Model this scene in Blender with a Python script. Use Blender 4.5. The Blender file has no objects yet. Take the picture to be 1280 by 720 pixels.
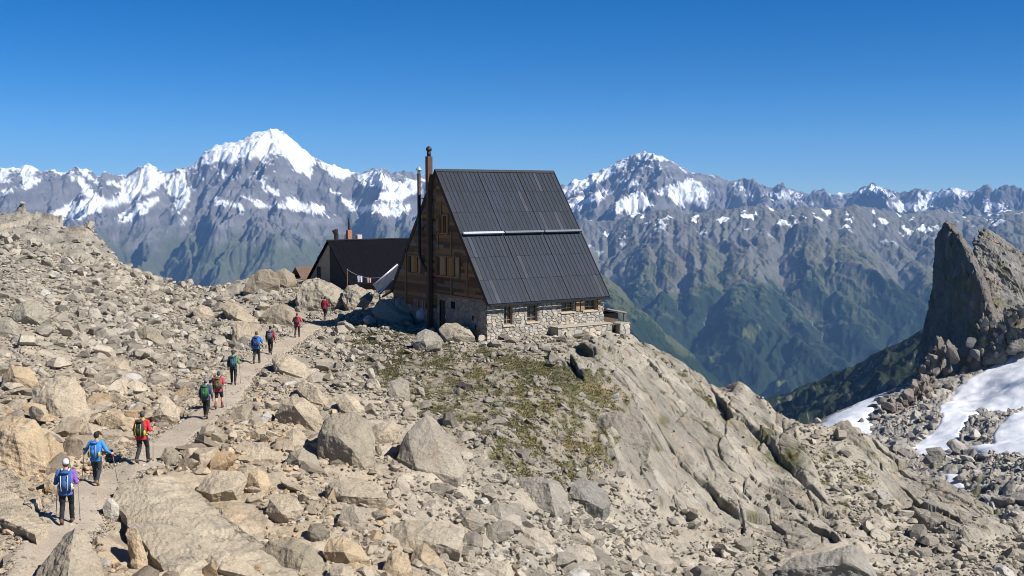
import bpy, bmesh, math, random
import numpy as np
from mathutils import Vector, Matrix

R = math.radians
C = bpy.context.scene
COL = C.collection

# ------------------------------------------------------------------ camera, world, sun, exposure
F = 1400.0                                    # focal length in pixels of a 1280 wide picture
PITCH = math.atan(118 / F)
CAM_Z = 10.0
cam_d = bpy.data.cameras.new('camera')
cam_d.sensor_width = 36.0
cam_d.lens = 36.0 * F / 1280.0
cam_d.clip_start = 0.5
cam_d.clip_end = 60000
cam = bpy.data.objects.new('camera', cam_d)
cam.location = (0, 0, CAM_Z)
cam.rotation_euler = (R(90) - PITCH, 0, 0)
COL.objects.link(cam)
C.camera = cam

SUN_EL = 44.0
SUN_AZ = 115.0                                # clockwise from the view direction (+Y)
world = bpy.data.worlds.new('World')
C.world = world
world.use_nodes = True
wn = world.node_tree
wn.nodes.clear()
sky = wn.nodes.new('ShaderNodeTexSky')
sky.sky_type = 'NISHITA'
sky.sun_disc = False
sky.sun_elevation = R(SUN_EL)
sky.sun_rotation = R(SUN_AZ)
sky.altitude = 2600
sky.air_density = 0.7
sky.dust_density = 0.0
sky.ozone_density = 3.4
bg = wn.nodes.new('ShaderNodeBackground')
bg.inputs['Strength'].default_value = 0.063
wo = wn.nodes.new('ShaderNodeOutputWorld')
hs = wn.nodes.new('ShaderNodeHueSaturation')
hs.inputs['Saturation'].default_value = 1.42
wn.links.new(sky.outputs[0], hs.inputs['Color'])
tintn = wn.nodes.new('ShaderNodeVectorMath'); tintn.operation = 'MULTIPLY'
tintn.inputs[1].default_value = (.80, .98, 1.08)
wn.links.new(hs.outputs[0], tintn.inputs[0])
wn.links.new(tintn.outputs[0], bg.inputs['Color'])
wn.links.new(bg.outputs[0], wo.inputs['Surface'])

sd = bpy.data.lights.new('sun', 'SUN')
sd.energy = 5.0
sd.angle = R(0.5)
sd.color = (1.0, 0.965, 0.915)
sun = bpy.data.objects.new('sun', sd)
sv = Vector((math.sin(R(SUN_AZ)) * math.cos(R(SUN_EL)), math.cos(R(SUN_AZ)) * math.cos(R(SUN_EL)), math.sin(R(SUN_EL))))
sun.rotation_euler = sv.to_track_quat('Z', 'Y').to_euler()
sun.location = (40, 0, 60)
COL.objects.link(sun)

C.view_settings.view_transform = 'Standard'
C.view_settings.look = 'None'
C.view_settings.gamma = 1.0
C.view_settings.use_curve_mapping = False
C.view_settings.exposure = 0.64
C.cycles.use_denoising = True
C.cycles.denoiser = 'OPENIMAGEDENOISE'
C.cycles.denoising_input_passes = 'RGB_ALBEDO_NORMAL'
C.cycles.denoising_prefilter = 'ACCURATE'
C.cycles.filter_width = 0.95
C.cycles.max_bounces = 5
C.cycles.diffuse_bounces = 3
C.cycles.volume_bounces = 0

# ------------------------------------------------------------------ noise
rng = np.random.default_rng(7)
random.seed(7)
f32 = np.float32

def hsh(ix, iy, seed):
    n = (ix.astype(np.int64) * 374761393 + iy.astype(np.int64) * 668265263 + seed * 1442695041) & 0xFFFFFFFF
    n = n.astype(np.uint32)
    n = (n ^ (n >> np.uint32(13))) * np.uint32(1274126177)
    n = (n ^ (n >> np.uint32(15))) * np.uint32(2246822519)
    return n ^ (n >> np.uint32(16))

_ang = np.linspace(0, 2 * np.pi, 256, endpoint=False)
GX, GY = np.cos(_ang), np.sin(_ang)

def perlin(x, y, seed=0):
    x = np.asarray(x, float); y = np.asarray(y, float)
    ix, iy = np.floor(x), np.floor(y)
    fx, fy = x - ix, y - iy
    ux = fx * fx * fx * (fx * (fx * 6 - 15) + 10)
    uy = fy * fy * fy * (fy * (fy * 6 - 15) + 10)
    def g(a, b):
        h = hsh(ix + a, iy + b, seed) & np.uint32(255)
        return GX[h] * (fx - a) + GY[h] * (fy - b)
    n00, n10, n01, n11 = g(0, 0), g(1, 0), g(0, 1), g(1, 1)
    a = n00 + ux * (n10 - n00)
    b = n01 + ux * (n11 - n01)
    return (a + uy * (b - a)) * 1.5

def fbm(x, y, oct=5, seed=0, gain=0.5, lac=2.03):
    s, a, t = 0, 1.0, 0
    for i in range(oct):
        s = s + a * perlin(x, y, seed + i * 17)
        t += a; a *= gain
        x, y = x * lac + 13.7, y * lac - 7.1
    return s / t

def ridged(x, y, oct=6, seed=0, gain=0.5, lac=2.07):
    s, a, t, w = 0, 1.0, 0, 1.0
    for i in range(oct):
        n = 1 - np.abs(perlin(x, y, seed + i * 31)) * 1.35
        n = np.clip(n, 0, 1) ** 2
        s = s + a * n * w
        t += a; a *= gain
        w = np.clip(n * 1.6, 0, 1)
        x, y = x * lac * .98 - y * .17 + 5.3, y * lac * .98 + x * .17 - 3.1
    return s / t

def worley(x, y, seed=0, jit=0.9):
    x = np.asarray(x, float); y = np.asarray(y, float)
    ix, iy = np.floor(x), np.floor(y)
    f1 = np.full(x.shape, 9.0); f2 = np.full(x.shape, 9.0)
    cx = np.zeros(x.shape); cy = np.zeros(x.shape); ci = np.zeros(x.shape, np.uint32)
    for a in (-1, 0, 1):
        for b in (-1, 0, 1):
            h = hsh(ix + a, iy + b, seed)
            px = ix + a + .5 + jit * ((h & np.uint32(1023)) / 1023.0 - .5)
            py = iy + b + .5 + jit * (((h >> np.uint32(10)) & np.uint32(1023)) / 1023.0 - .5)
            d = np.hypot(x - px, y - py)
            m = d < f1
            f2 = np.where(m, f1, np.minimum(f2, d))
            f1 = np.where(m, d, f1)
            cx = np.where(m, px, cx); cy = np.where(m, py, cy); ci = np.where(m, h, ci)
    return f1, f2, cx, cy, ci

def rnd(ci, k):
    h = hsh(ci.astype(np.int64), np.full(ci.shape, k, np.int64), 5)
    return (h & np.uint32(65535)) / 65535.0

def smooth(a, b, x):
    t = np.clip((x - a) / (b - a), 0, 1)
    return t * t * (3 - 2 * t)

def pchip(xs, ys, x):
    xs = np.asarray(xs, float); ys = np.asarray(ys, float)
    h = np.diff(xs); d = np.diff(ys) / h
    m = np.zeros_like(ys)
    m[0], m[-1] = d[0], d[-1]
    for i in range(1, len(xs) - 1):
        if d[i - 1] * d[i] > 0:
            w1, w2 = 2 * h[i] + h[i - 1], h[i] + 2 * h[i - 1]
            m[i] = (w1 + w2) / (w1 / d[i - 1] + w2 / d[i])
    x = np.clip(x, xs[0], xs[-1])
    k = np.clip(np.searchsorted(xs, x) - 1, 0, len(xs) - 2)
    t = (x - xs[k]) / h[k]
    return ((2 * t**3 - 3 * t**2 + 1) * ys[k] + (t**3 - 2 * t**2 + t) * h[k] * m[k]
            + (-2 * t**3 + 3 * t**2) * ys[k + 1] + (t**3 - t**2) * h[k] * m[k + 1])

def ray(px, py, d):
    """world point at forward distance d in the direction that the survey photograph's pixel looks"""
    u = (np.asarray(px, float) - 640) / F; v = (360 - np.asarray(py, float)) / F
    cp, sp = math.cos(PITCH), math.sin(PITCH)
    yy = cp + v * sp
    return np.stack(np.broadcast_arrays(u / yy * d, d + 0 * u, CAM_Z + (-sp + v * cp) / yy * d), -1)

def poly_sd(px, py, pts):
    """signed distance (inside positive) to a polygon"""
    pts = np.array(pts, float)
    best = np.full(px.shape, 1e9); ins = np.zeros(px.shape, bool)
    n = len(pts)
    for i in range(n):
        a, b = pts[i], pts[(i + 1) % n]
        ex, ey = b - a
        t = np.clip(((px - a[0]) * ex + (py - a[1]) * ey) / (ex * ex + ey * ey), 0, 1)
        best = np.minimum(best, np.hypot(px - a[0] - t * ex, py - a[1] - t * ey))
        c = ((a[1] > py) != (b[1] > py)) & (px < (b[0] - a[0]) * (py - a[1]) / (b[1] - a[1] + 1e-9) + a[0])
        ins ^= c
    return np.where(ins, best, -best)

# ------------------------------------------------------------------ mesh and object helpers
def mesh_np(name, verts, faces, mat, col=None, flat=False):
    """faces: (n,3) or (n,4) int array"""
    me = bpy.data.meshes.new(name)
    v = np.ascontiguousarray(verts, f32).reshape(-1, 3)
    f = np.ascontiguousarray(faces, np.int32)
    n, k = f.shape
    me.vertices.add(len(v)); me.vertices.foreach_set('co', v.ravel())
    me.loops.add(n * k); me.loops.foreach_set('vertex_index', f.ravel())
    me.polygons.add(n); me.polygons.foreach_set('loop_start', np.arange(0, n * k, k, dtype=np.int32))
    me.polygons.foreach_set('use_smooth', np.full(n, not flat, bool))
    if col is not None:
        at = me.attributes.new('Col', 'FLOAT_COLOR', 'POINT')
        c = np.ones((len(v), 4), f32); c[:, :3] = col.reshape(-1, 3)
        at.data.foreach_set('color', c.ravel())
    me.update(calc_edges=True)
    if mat: me.materials.append(mat)
    return me

def link(name, me, parent=None):
    o = bpy.data.objects.new(name, me)
    COL.objects.link(o)
    if parent: o.parent = parent
    return o

def tag(o, label=None, cat=None, group=None, kind=None):
    if label: o['label'] = label
    if cat: o['category'] = cat
    if group: o['group'] = group
    if kind: o['kind'] = kind
    return o

def empty(name, loc, rz=0.0, label=None, cat=None, group=None):
    o = bpy.data.objects.new(name, None)
    o.empty_display_size = .3
    COL.objects.link(o); o.location = loc; o.rotation_euler = (0, 0, rz)
    return tag(o, label, cat, group)

def grid_faces(nr, nc):
    i = np.arange(nr * nc).reshape(nr, nc)
    return np.stack([i[:-1, :-1], i[:-1, 1:], i[1:, 1:], i[1:, :-1]], -1).reshape(-1, 4)

def normals(P):
    du = np.gradient(P, axis=1); dv = np.gradient(P, axis=0)
    n = np.cross(du, dv); n /= np.linalg.norm(n, axis=-1, keepdims=True) + 1e-9
    return np.where(n[..., 2:] < 0, -n, n)

def mix(a, b, t):
    return a * (1 - t[..., None]) + np.asarray(b) * t[..., None]

# ------------------------------------------------------------------ materials
def new_mat(name, rough=.9, spec=.25):
    m = bpy.data.materials.new(name); m.use_nodes = True
    nt = m.node_tree; b = nt.nodes['Principled BSDF']
    b.inputs['Roughness'].default_value = rough
    b.inputs['Specular IOR Level'].default_value = spec
    return m, nt, b

def nd(nt, typ, **kw):
    n = nt.nodes.new(typ)
    for k, v in kw.items():
        if k in n.inputs: n.inputs[k].default_value = v
        else: setattr(n, k, v)
    return n

def noise_mul(nt, src, scale, lo, hi, coord, detail=4, rough=.55):
    """multiply a colour by a noise that runs from lo to hi"""
    n = nd(nt, 'ShaderNodeTexNoise', Scale=scale, Detail=detail, Roughness=rough)
    nt.links.new(coord, n.inputs['Vector'])
    mr = nd(nt, 'ShaderNodeMapRange')
    mr.inputs['From Min'].default_value = .3; mr.inputs['From Max'].default_value = .7
    mr.inputs['To Min'].default_value = lo; mr.inputs['To Max'].default_value = hi
    nt.links.new(n.outputs['Fac'], mr.inputs['Value'])
    mx = nd(nt, 'ShaderNodeVectorMath', operation='SCALE')
    nt.links.new(src, mx.inputs[0]); nt.links.new(mr.outputs[0], mx.inputs['Scale'])
    return mx.outputs[0], n.outputs['Fac']

def spots(nt, src, scale, thr, soft, colour, amt, coord, detail=5):
    """patches of another colour (lichen, rust, dirt) where a noise passes a threshold"""
    n = nd(nt, 'ShaderNodeTexNoise', Scale=scale, Detail=detail, Roughness=.65)
    nt.links.new(coord, n.inputs['Vector'])
    mr = nd(nt, 'ShaderNodeMapRange')
    mr.inputs['From Min'].default_value = thr; mr.inputs['From Max'].default_value = thr + soft
    mr.inputs['To Min'].default_value = 0; mr.inputs['To Max'].default_value = amt
    nt.links.new(n.outputs['Fac'], mr.inputs['Value'])
    mx = nd(nt, 'ShaderNodeMix', data_type='RGBA')
    nt.links.new(mr.outputs[0], mx.inputs[0]); nt.links.new(src, mx.inputs[6])
    mx.inputs[7].default_value = (*colour, 1)
    return mx.outputs[2]

def bump(nt, b, h, strength, dist):
    bp = nd(nt, 'ShaderNodeBump', Strength=strength, Distance=dist)
    nt.links.new(h, bp.inputs['Height'])
    nt.links.new(bp.outputs[0], b.inputs['Normal'])

def rock_mat(name, source):
    """granite; source: 'attr' (vertex colour), 'object' (the object's own colour)"""
    m, nt, b = new_mat(name, .92, .2)
    geo = nd(nt, 'ShaderNodeNewGeometry')
    co = geo.outputs['Position']
    if source == 'attr':
        s = nd(nt, 'ShaderNodeAttribute', attribute_name='Col').outputs['Color']
    else:
        s = nd(nt, 'ShaderNodeObjectInfo').outputs['Color']
    s, _ = noise_mul(nt, s, .9, .80, 1.10, co, 3)
    s = spots(nt, s, 1.7, .55, .12, (.17, .155, .135), .5, co)
    s = spots(nt, s, .8, .57, .1, (.40, .30, .19), .35, co)
    s = spots(nt, s, 6.5, .60, .08, (.15, .14, .12), .5, co, 3)
    s, fine = noise_mul(nt, s, 14, .76, 1.18, co, 5, .7)
    al = nd(nt, 'ShaderNodeVectorMath', operation='MULTIPLY'); al.inputs[1].default_value = (.92, .922, .915); nt.links.new(s, al.inputs[0]); s = al.outputs[0]
    nt.links.new(s, b.inputs['Base Color'])
    n2 = nd(nt, 'ShaderNodeTexNoise', Scale=5.0, Detail=8, Roughness=.68)
    nt.links.new(co, n2.inputs['Vector'])
    # a few hairline joints
    wv = nd(nt, 'ShaderNodeVectorMath', operation='MULTIPLY_ADD'); nt.links.new(n2.outputs['Color'], wv.inputs[0]); wv.inputs[1].default_value = (.6, .6, .6); nt.links.new(co, wv.inputs[2])
    vo = nd(nt, 'ShaderNodeTexVoronoi', feature='DISTANCE_TO_EDGE', Scale=.5); nt.links.new(wv.outputs[0], vo.inputs['Vector'])
    cr = nd(nt, 'ShaderNodeMapRange'); cr.inputs['From Min'].default_value = 0; cr.inputs['From Max'].default_value = .035; nt.links.new(vo.outputs['Distance'], cr.inputs['Value'])
    ad = nd(nt, 'ShaderNodeMath', operation='MULTIPLY_ADD'); nt.links.new(cr.outputs[0], ad.inputs[0]); nt.links.new(n2.outputs['Fac'], ad.inputs[2])
    gn_ = nd(nt, 'ShaderNodeTexNoise', Scale=.45, Detail=2.0); nt.links.new(co, gn_.inputs['Vector'])
    gm_ = nd(nt, 'ShaderNodeMapRange'); gm_.inputs['From Min'].default_value = .5; gm_.inputs['From Max'].default_value = .62; gm_.inputs['To Max'].default_value = .32; nt.links.new(gn_.outputs['Fac'], gm_.inputs['Value']); nt.links.new(gm_.outputs[0], ad.inputs[1])
    bump(nt, b, ad.outputs[0], .7, .15)
    return m

M_GROUND = rock_mat('rubble_and_rock', 'attr')
M_BOULDER = rock_mat('granite', 'object')

def simple_mat(name, col, rough=.8, var=.15, scale=8, metal=0.0, spec=.3, bstr=0.0, bdist=.01, coordtype='Object'):
    m, nt, b = new_mat(name, rough, spec)
    b.inputs['Metallic'].default_value = metal
    tc = nd(nt, 'ShaderNodeTexCoord')
    rgb = nd(nt, 'ShaderNodeRGB'); rgb.outputs[0].default_value = (*col, 1)
    s, f = noise_mul(nt, rgb.outputs[0], scale, 1 - var, 1 + var, tc.outputs[coordtype], 5, .6)
    nt.links.new(s, b.inputs['Base Color'])
    if bstr: bump(nt, b, f, bstr, bdist)
    return m

# ================================================================== FOREGROUND GROUND
RIDGE = [(-420, 238), (-150, 254), (0, 267), (45, 268), (62, 272), (78, 280), (92, 279), (108, 281), (122, 296), (140, 313),
         (158, 334), (180, 344), (200, 351), (230, 357), (262, 360), (285, 356), (305, 352), (320, 349), (340, 347), (362, 349),
         (385, 350), (415, 354), (440, 356), (462, 362), (480, 368), (500, 380), (520, 388), (560, 391), (608, 392), (700, 392), (763, 408), (785, 416), (800, 421),
         (820, 431), (850, 446), (875, 460), (905, 476), (925, 480), (940, 490), (955, 500), (972, 514), (990, 523), (1010, 531), (1040, 532), (1065, 535), (1080, 540), (1105, 556),
         (1130, 575), (1155, 588), (1180, 597), (1215, 618), (1250, 640), (1290, 662), (1400, 715), (1700, 800)]
PROF = {
    -420: [150, (300, 110), (400, 70), (500, 46), (600, 33), (720, 23), (1000, 14)],
    -150: [135, (300, 110), (400, 70), (500, 47), (600, 34), (720, 24), (1000, 14.5)],
    0:    [125, (300, 108), (350, 85), (400, 68), (450, 56), (500, 47), (560, 38.5), (600, 34), (650, 29), (720, 24.2), (1000, 15)],
    100:  [120, (330, 98), (380, 80), (430, 64), (480, 53), (540, 43), (590, 36.5), (640, 31.2), (720, 26), (1000, 15.5)],
    180:  [116, (370, 95), (400, 80), (440, 66), (490, 54.5), (540, 45), (581, 38), (640, 33), (720, 27.3), (1000, 16)],
    265:  [110, (385, 92), (410, 80), (440, 69), (470, 59.5), (517, 49), (580, 40), (640, 34), (720, 28.2), (1000, 16.5)],
    335:  [112, (365, 98), (390, 89), (415, 79), (443, 68.3), (500, 54), (560, 44), (640, 35), (720, 29), (1000, 17)],
    400:  [107, (375, 97), (403, 87), (440, 72), (500, 55.5), (560, 45.5), (640, 36.2), (720, 29.8), (1000, 17.5)],
    460:  [102, (385, 91), (420, 78.5), (460, 66), (510, 55), (580, 44.5), (640, 37.5), (720, 31), (1000, 18)],
    520:  [96, (398, 88), (425, 77.5), (460, 68), (510, 57.5), (580, 46.5), (640, 39.5), (720, 32.5), (1000, 19)],
    608:  [93, (424, 76.9), (460, 67.5), (510, 58.5), (580, 49.5), (640, 43), (720, 36), (1000, 21)],
    700:  [93, (425, 77), (450, 71.5), (480, 66.5), (530, 60.5), (580, 55), (640, 48.5), (720, 40.5), (1000, 24)],
    763:  [84, (440, 76), (480, 69.5), (530, 64), (580, 59.5), (640, 54), (720, 45.5), (1000, 27)],
    850:  [80, (480, 75), (530, 69.5), (580, 65.5), (640, 60.5), (720, 51), (1000, 30)],
    940:  [77, (530, 73), (580, 68.5), (640, 63), (720, 53.5), (1000, 32)],
    1010: [75, (580, 69.5), (640, 63.5), (720, 54.5), (1000, 33)],
    1080: [76, (580, 71), (640, 64.5), (720, 55.5), (1000, 34)],
    1180: [71, (640, 66), (720, 57), (1000, 35)],
    1250: [67, (680, 62), (720, 57.5), (1000, 36)],
    1400: [62, (760, 58), (1000, 38)],
    1700: [60, (860, 55), (1000, 42)],
}
_rx = [r[0] for r in RIDGE]; _ry = [r[1] for r in RIDGE]

def ridge_py(px): return pchip(_rx, _ry, px)

gcols = np.concatenate([np.arange(-420, -30, 6.0), np.arange(-30, 1310, 1.15), np.arange(1310, 1701, 6.0)])
gt = np.concatenate([0.66 * (np.linspace(0, 1, 540) ** 1.18), np.linspace(.668, 1, 50)])
NC, NR = len(gcols), len(gt)
ck = sorted(PROF)
RD = np.zeros((NR, len(ck)))
for j, k in enumerate(ck):
    pr = PROF[k]; r0 = float(ridge_py(np.array([float(k)]))[0])
    ys = [r0] + [q[0] for q in pr[1:]]; ds = [pr[0]] + [q[1] for q in pr[1:]]
    RD[:, j] = np.exp(pchip(ys, np.log(ds), r0 + (1000 - r0) * gt))
GD = np.stack([np.exp(pchip(ck, np.log(RD[i]), gcols)) for i in range(NR)])
GPX = np.broadcast_to(gcols, (NR, NC)).copy()
_r = ridge_py(gcols)
_k = np.exp(-np.linspace(-2.5, 2.5, 91) ** 2); _k /= _k.sum()
_rs = np.convolve(np.pad(_r, 45, mode='edge'), _k, 'valid')        # the crest's small teeth die out below it
_rs = np.where((gcols > 0) & (gcols < 1290), _rs, _r)
GPY = _rs + (1000 - _rs) * gt[:, None] + (_r - _rs) * np.exp(-gt / .035)[:, None]
GB = ray(GPX, GPY, GD)                                             # smooth base surface (NR, NC, 3)

def gidx(px, py):
    j = int(np.argmin(np.abs(gcols - px)))
    i = int(np.argmin(np.abs(GPY[:, j] - py)))
    return i, j

def gbase(px, py):
    i, j = gidx(px, py)
    return GB[i, j].copy()

# ---- what grows or lies where
X, Y, Z0 = GB[..., 0], GB[..., 1], GB[..., 2]
wob = 9 * fbm(X / 2.2, Y / 2.2, 4, 91)
wob2 = 9 * fbm(X / 2.2, Y / 2.2, 4, 191)
WX, WY = GPX + wob * 40 / np.maximum(GD, 20), GPY + wob2 * 28 / np.maximum(GD, 20)
SLABS = [
    [(690, 440), (760, 428), (785, 420), (800, 418), (850, 444), (900, 472), (940, 492), (985, 525), (1008, 560), (1028, 610), (1052, 680), (1000, 692),
     (900, 662), (830, 645), (775, 600), (742, 555), (795, 535), (765, 492), (700, 462)],
    [(1040, 528), (1080, 536), (1130, 572), (1180, 592), (1250, 636), (1275, 665), (1200, 682), (1150, 655), (1105, 612), (1085, 580)],
    [(-80, 240), (0, 262), (50, 262), (100, 275), (128, 300), (165, 335), (135, 327), (90, 322), (40, 305), (0, 296), (-80, 280)],
    [(270, 372), (300, 345), (345, 335), (372, 360), (340, 372)],
    [(370, 345), (450, 350), (470, 365), (425, 385), (390, 372)],
    [(540, 402), (590, 400), (604, 424), (575, 430)],
]
slab = np.zeros(X.shape)
for s in SLABS: slab = np.maximum(slab, smooth(-3, 5, poly_sd(WX, WY, s)))
GRASSP = [
    ([(415, 392), (500, 405), (600, 430), (700, 440), (800, 500), (790, 560), (720, 640), (660, 640), (600, 560), (480, 500), (430, 450)], .52),
    ([(960, 560), (1060, 548), (1110, 610), (1180, 690), (1060, 690), (1040, 640)], .40),
    ([(430, 395), (480, 402), (520, 425), (560, 440), (520, 450), (470, 430)], .52),
    ([(600, 436), (650, 441), (720, 456), (748, 478), (775, 500), (745, 508), (700, 487), (650, 468), (600, 450)], .95),
    ([(620, 436), (640, 430), (790, 418), (800, 424), (770, 432), (690, 442)], .62),
    ([(832, 450), (850, 452), (905, 496), (900, 512), (880, 498)], .75),
    ([(820, 432), (850, 448), (850, 458), (825, 446)], .6),
    ([(600, 560), (700, 575), (765, 590), (740, 660), (690, 640), (640, 590)], .3),
    ([(400, 395), (440, 405), (470, 440), (430, 430)], .4),
    ([(1000, 560), (1050, 555), (1090, 600), (1060, 640), (1040, 620)], .3),
]
grass = np.zeros(X.shape)
gn = .8 * fbm(X / 1.3, Y / 2.0, 5, 301) + .7 * fbm(X / .4, Y / .6, 3, 331)
for s, a in GRASSP:
    m = smooth(-14, 16, poly_sd(WX, WY, s))
    grass = np.maximum(grass, smooth(.44, .58, m * a + gn * .55 * smooth(0, .3, m)))
PATH = [(50, 745), (64, 700), (83, 662), (121, 612), (150, 590), (178, 577), (215, 549), (258, 518), (277, 502), (294, 478), (321, 453), (345, 438), (374, 419), (406, 399), (432, 391), (452, 382), (470, 374)]
pp = np.array([gbase(*q) for q in PATH])
_t = np.r_[0, np.cumsum(np.linalg.norm(np.diff(pp[:, :2], axis=0), axis=1))]
_s = np.arange(0, _t[-1], .35)
pc = np.stack([pchip(_t, pp[:, k], _s) for k in range(3)], -1)      # the path's centre line
PW = np.interp(pc[:, 1], [22, 30, 50, 75, 100], [.82, .82, .80, .82, .7])   # half width
# distance of every ground vertex to the path
pd = np.full(X.shape, 99.0)
near = (GPX > -60) & (GPX < 520)
xs, ys = X[near], Y[near]
best = np.full(xs.shape, 99.0)
for k in range(0, len(pc), 1):
    best = np.minimum(best, np.hypot(xs - pc[k, 0], ys - pc[k, 1]) / PW[k])
pd[near] = best
pd = pd + .28 * fbm(X / .8, Y / .8, 3, 71)
onpath = 1 - smooth(.85, 1.25, pd)
slab *= 1 - onpath; grass *= 1 - onpath
rub = np.clip(1 - slab - onpath, 0, 1)

# ---- relief
def blocks(sc, seed, ax=1.0, rot=.5):
    c, s = math.cos(rot), math.sin(rot)
    xr, yr = (c * X + s * Y) / sc / ax, (-s * X + c * Y) / sc
    w = .25 * fbm(X / sc * .8, Y / sc * .8, 3, seed + 3)
    f1, f2, cx, cy, ci = worley(xr + w, yr - w, seed)
    h = rnd(ci, 1) - .45 + (rnd(ci, 2) - .5) * 1.3 * (xr + w - cx) + (rnd(ci, 3) - .5) * 1.3 * (yr - w - cy)
    return h * sc, f2 - f1, ci
h1, e1, c1 = blocks(1.9, 11, 1.5, .6)
h2, e2, c2 = blocks(.75, 23, 1.3, .3)
h3, e3, c3 = blocks(.3, 37, 1.2, .9)
soft = 1 - .72 * grass
nearw = 1 - .62 * smooth(45, 85, GD)
disp = rub * soft * nearw * (h1 * .24 * smooth(0, .4, e1) + h2 * .26 * smooth(0, .4, e2) + h3 * .25 * smooth(0, .4, e3) * (1 - smooth(45, 70, GD)))
disp += .38 * fbm(X / 7, Y / 7, 4, 401) * (1 - onpath) * (.4 + .6 * rub)
# bedrock: long cracks running down to the right, cross joints, low steps
s1, se1, sc1 = blocks(1.5, 53, 2.3, -1.02)
s2, se2, sc2 = blocks(.75, 59, 1.7, -.75)
s3, se3, sc3 = blocks(4.2, 61, 1.9, -1.1)
far_fade = np.interp(GD, [50, 130], [1, 1.4])
disp += slab * far_fade * (s1 * .17 + s2 * .16 + s3 * .27 + .10 * fbm(X / .5, Y / .5, 4, 77)
                - .30 * np.interp(GD, [58, 72], [1, .5]) * (1 - smooth(0, .07, se1)) * (rnd(sc1, 7) > .35) - .13 * (1 - smooth(0, .07, se2)) * (rnd(sc2, 7) > .3) - .55 * np.interp(GD, [58, 72], [1, .2]) * (1 - smooth(0, .04, se3)))
disp += .9 * slab * (GPX < 480) * ridged(X / 5, Y / 5, 4, 88)
disp -= .9 * slab * (GPX < 480) * .45
# the hut's own terrace is level
hut_th = 0.607; HUT0 = np.array([-1.752, 76.236, 0.0])
U_ = np.array([math.cos(hut_th), math.sin(hut_th)]); W_ = np.array([-math.sin(hut_th), math.cos(hut_th)])
lu = (X - HUT0[0]) * U_[0] + (Y - HUT0[1]) * U_[1]; lw = (X - HUT0[0]) * W_[0] + (Y - HUT0[1]) * W_[1]
onter = smooth(-1.2, .2, lu) * (1 - smooth(11.5, 12.6, lu)) * smooth(-1.6, -.2, lw) * (1 - smooth(16, 19, lw))
disp *= (1 - .92 * onter)
_row = np.abs(np.gradient(np.hypot(GB[..., 0], GB[..., 1]), axis=0))
disp *= np.clip(.13 / np.maximum(_row, 1e-3), .25, 1)
disp += grass * .05 * fbm(X / .25, Y / .25, 3, 501)
disp = disp * (1 - onpath) - .05 * onpath
GP = GB.copy(); GP[..., 2] += disp
GP[..., 2] = GP[..., 2] * (1 - onter) + np.minimum(GP[..., 2], .05) * onter

# ---- colours of the ground
tint = rnd(c2, 9)[..., None] * .55 + rnd(c1, 9)[..., None] * .45
rc = np.array([.36, .315, .25]) * (.78 + .46 * tint)
warm = smooth(90, 30, GD)[..., None] if False else (1 - smooth(30, 95, GD))[..., None] * (1 - smooth(250, 700, GPX))[..., None]
rc = rc * (1 + warm * np.array([.10, .02, -.08]))
orange = smooth(.12, .5, fbm(X / 4, Y / 4, 4, 611))[..., None] * warm
rc = rc * (1 - orange * .6) + np.array([.42, .30, .19]) * orange * .6
sc_ = np.array([.33, .295, .24]) * (.85 + .3 * rnd(sc1, 4)[..., None]) * (1 + .25 * fbm(X / 1.2, Y / 1.2, 4, 621)[..., None])
dk = smooth(.0, .4, fbm(X / 2.5 + Y / 9, Y / 6, 4, 641) + .25 * np.exp(-((GPX - 830) / 90) ** 2 - ((GPY - 560) / 60) ** 2))[..., None]  # extra dark patch mid bedrock: shade under the overhang put into the colour
sc_ = sc_ * (1 - .6 * dk) + np.array([.17, .15, .125]) * .6 * dk
stain = smooth(.18, .5, fbm(X / .9 + Y / 2.5, Y / 5 - X / 4, 5, 661))[..., None]
sc_ = sc_ * (1 - .45 * stain) + np.array([.15, .135, .12]) * .45 * stain
ochre = smooth(.15, .5, fbm(X / 2, Y / 3, 4, 671))[..., None]
sc_ = sc_ * (1 - .4 * ochre) + np.array([.36, .285, .195]) * .4 * ochre
turf = slab * np.maximum((1 - smooth(.02, .13, se3)), (1 - smooth(.02, .10, se1)) * (rnd(sc1, 8) > .5)) * smooth(-.1, .2, fbm(X / 2.2, Y / 2.2, 3, 681)) * (GPX > 480)
earth = smooth(-20, 25, poly_sd(WX, WY, [(470, 425), (560, 436), (700, 452), (800, 530), (765, 610), (640, 600), (560, 545), (470, 475)]))
rc = rc * (1 - .42 * earth[..., None]) + np.array([.19, .155, .105]) * .35 * earth[..., None]
gc = mix(rc, (0, 0, 0), slab) + sc_ * slab[..., None]
gc = mix(gc, (.12, .115, .045), turf * .75)
gcol = np.array([.105, .102, .036]) * (1 + .5 * fbm(X / .7, Y / .7, 4, 631)[..., None])
gcol = gcol + np.array([.05, .02, .0]) * smooth(-.1, .3, fbm(X / 3, Y / 3, 3, 651))[..., None]
gc = gc * (1 - .85 * grass[..., None]) + gcol * .85 * grass[..., None]
gc = np.clip(gc * (1 - onpath[..., None]) + np.array([.46, .385, .295]) * onpath[..., None], .02, .8)

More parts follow.
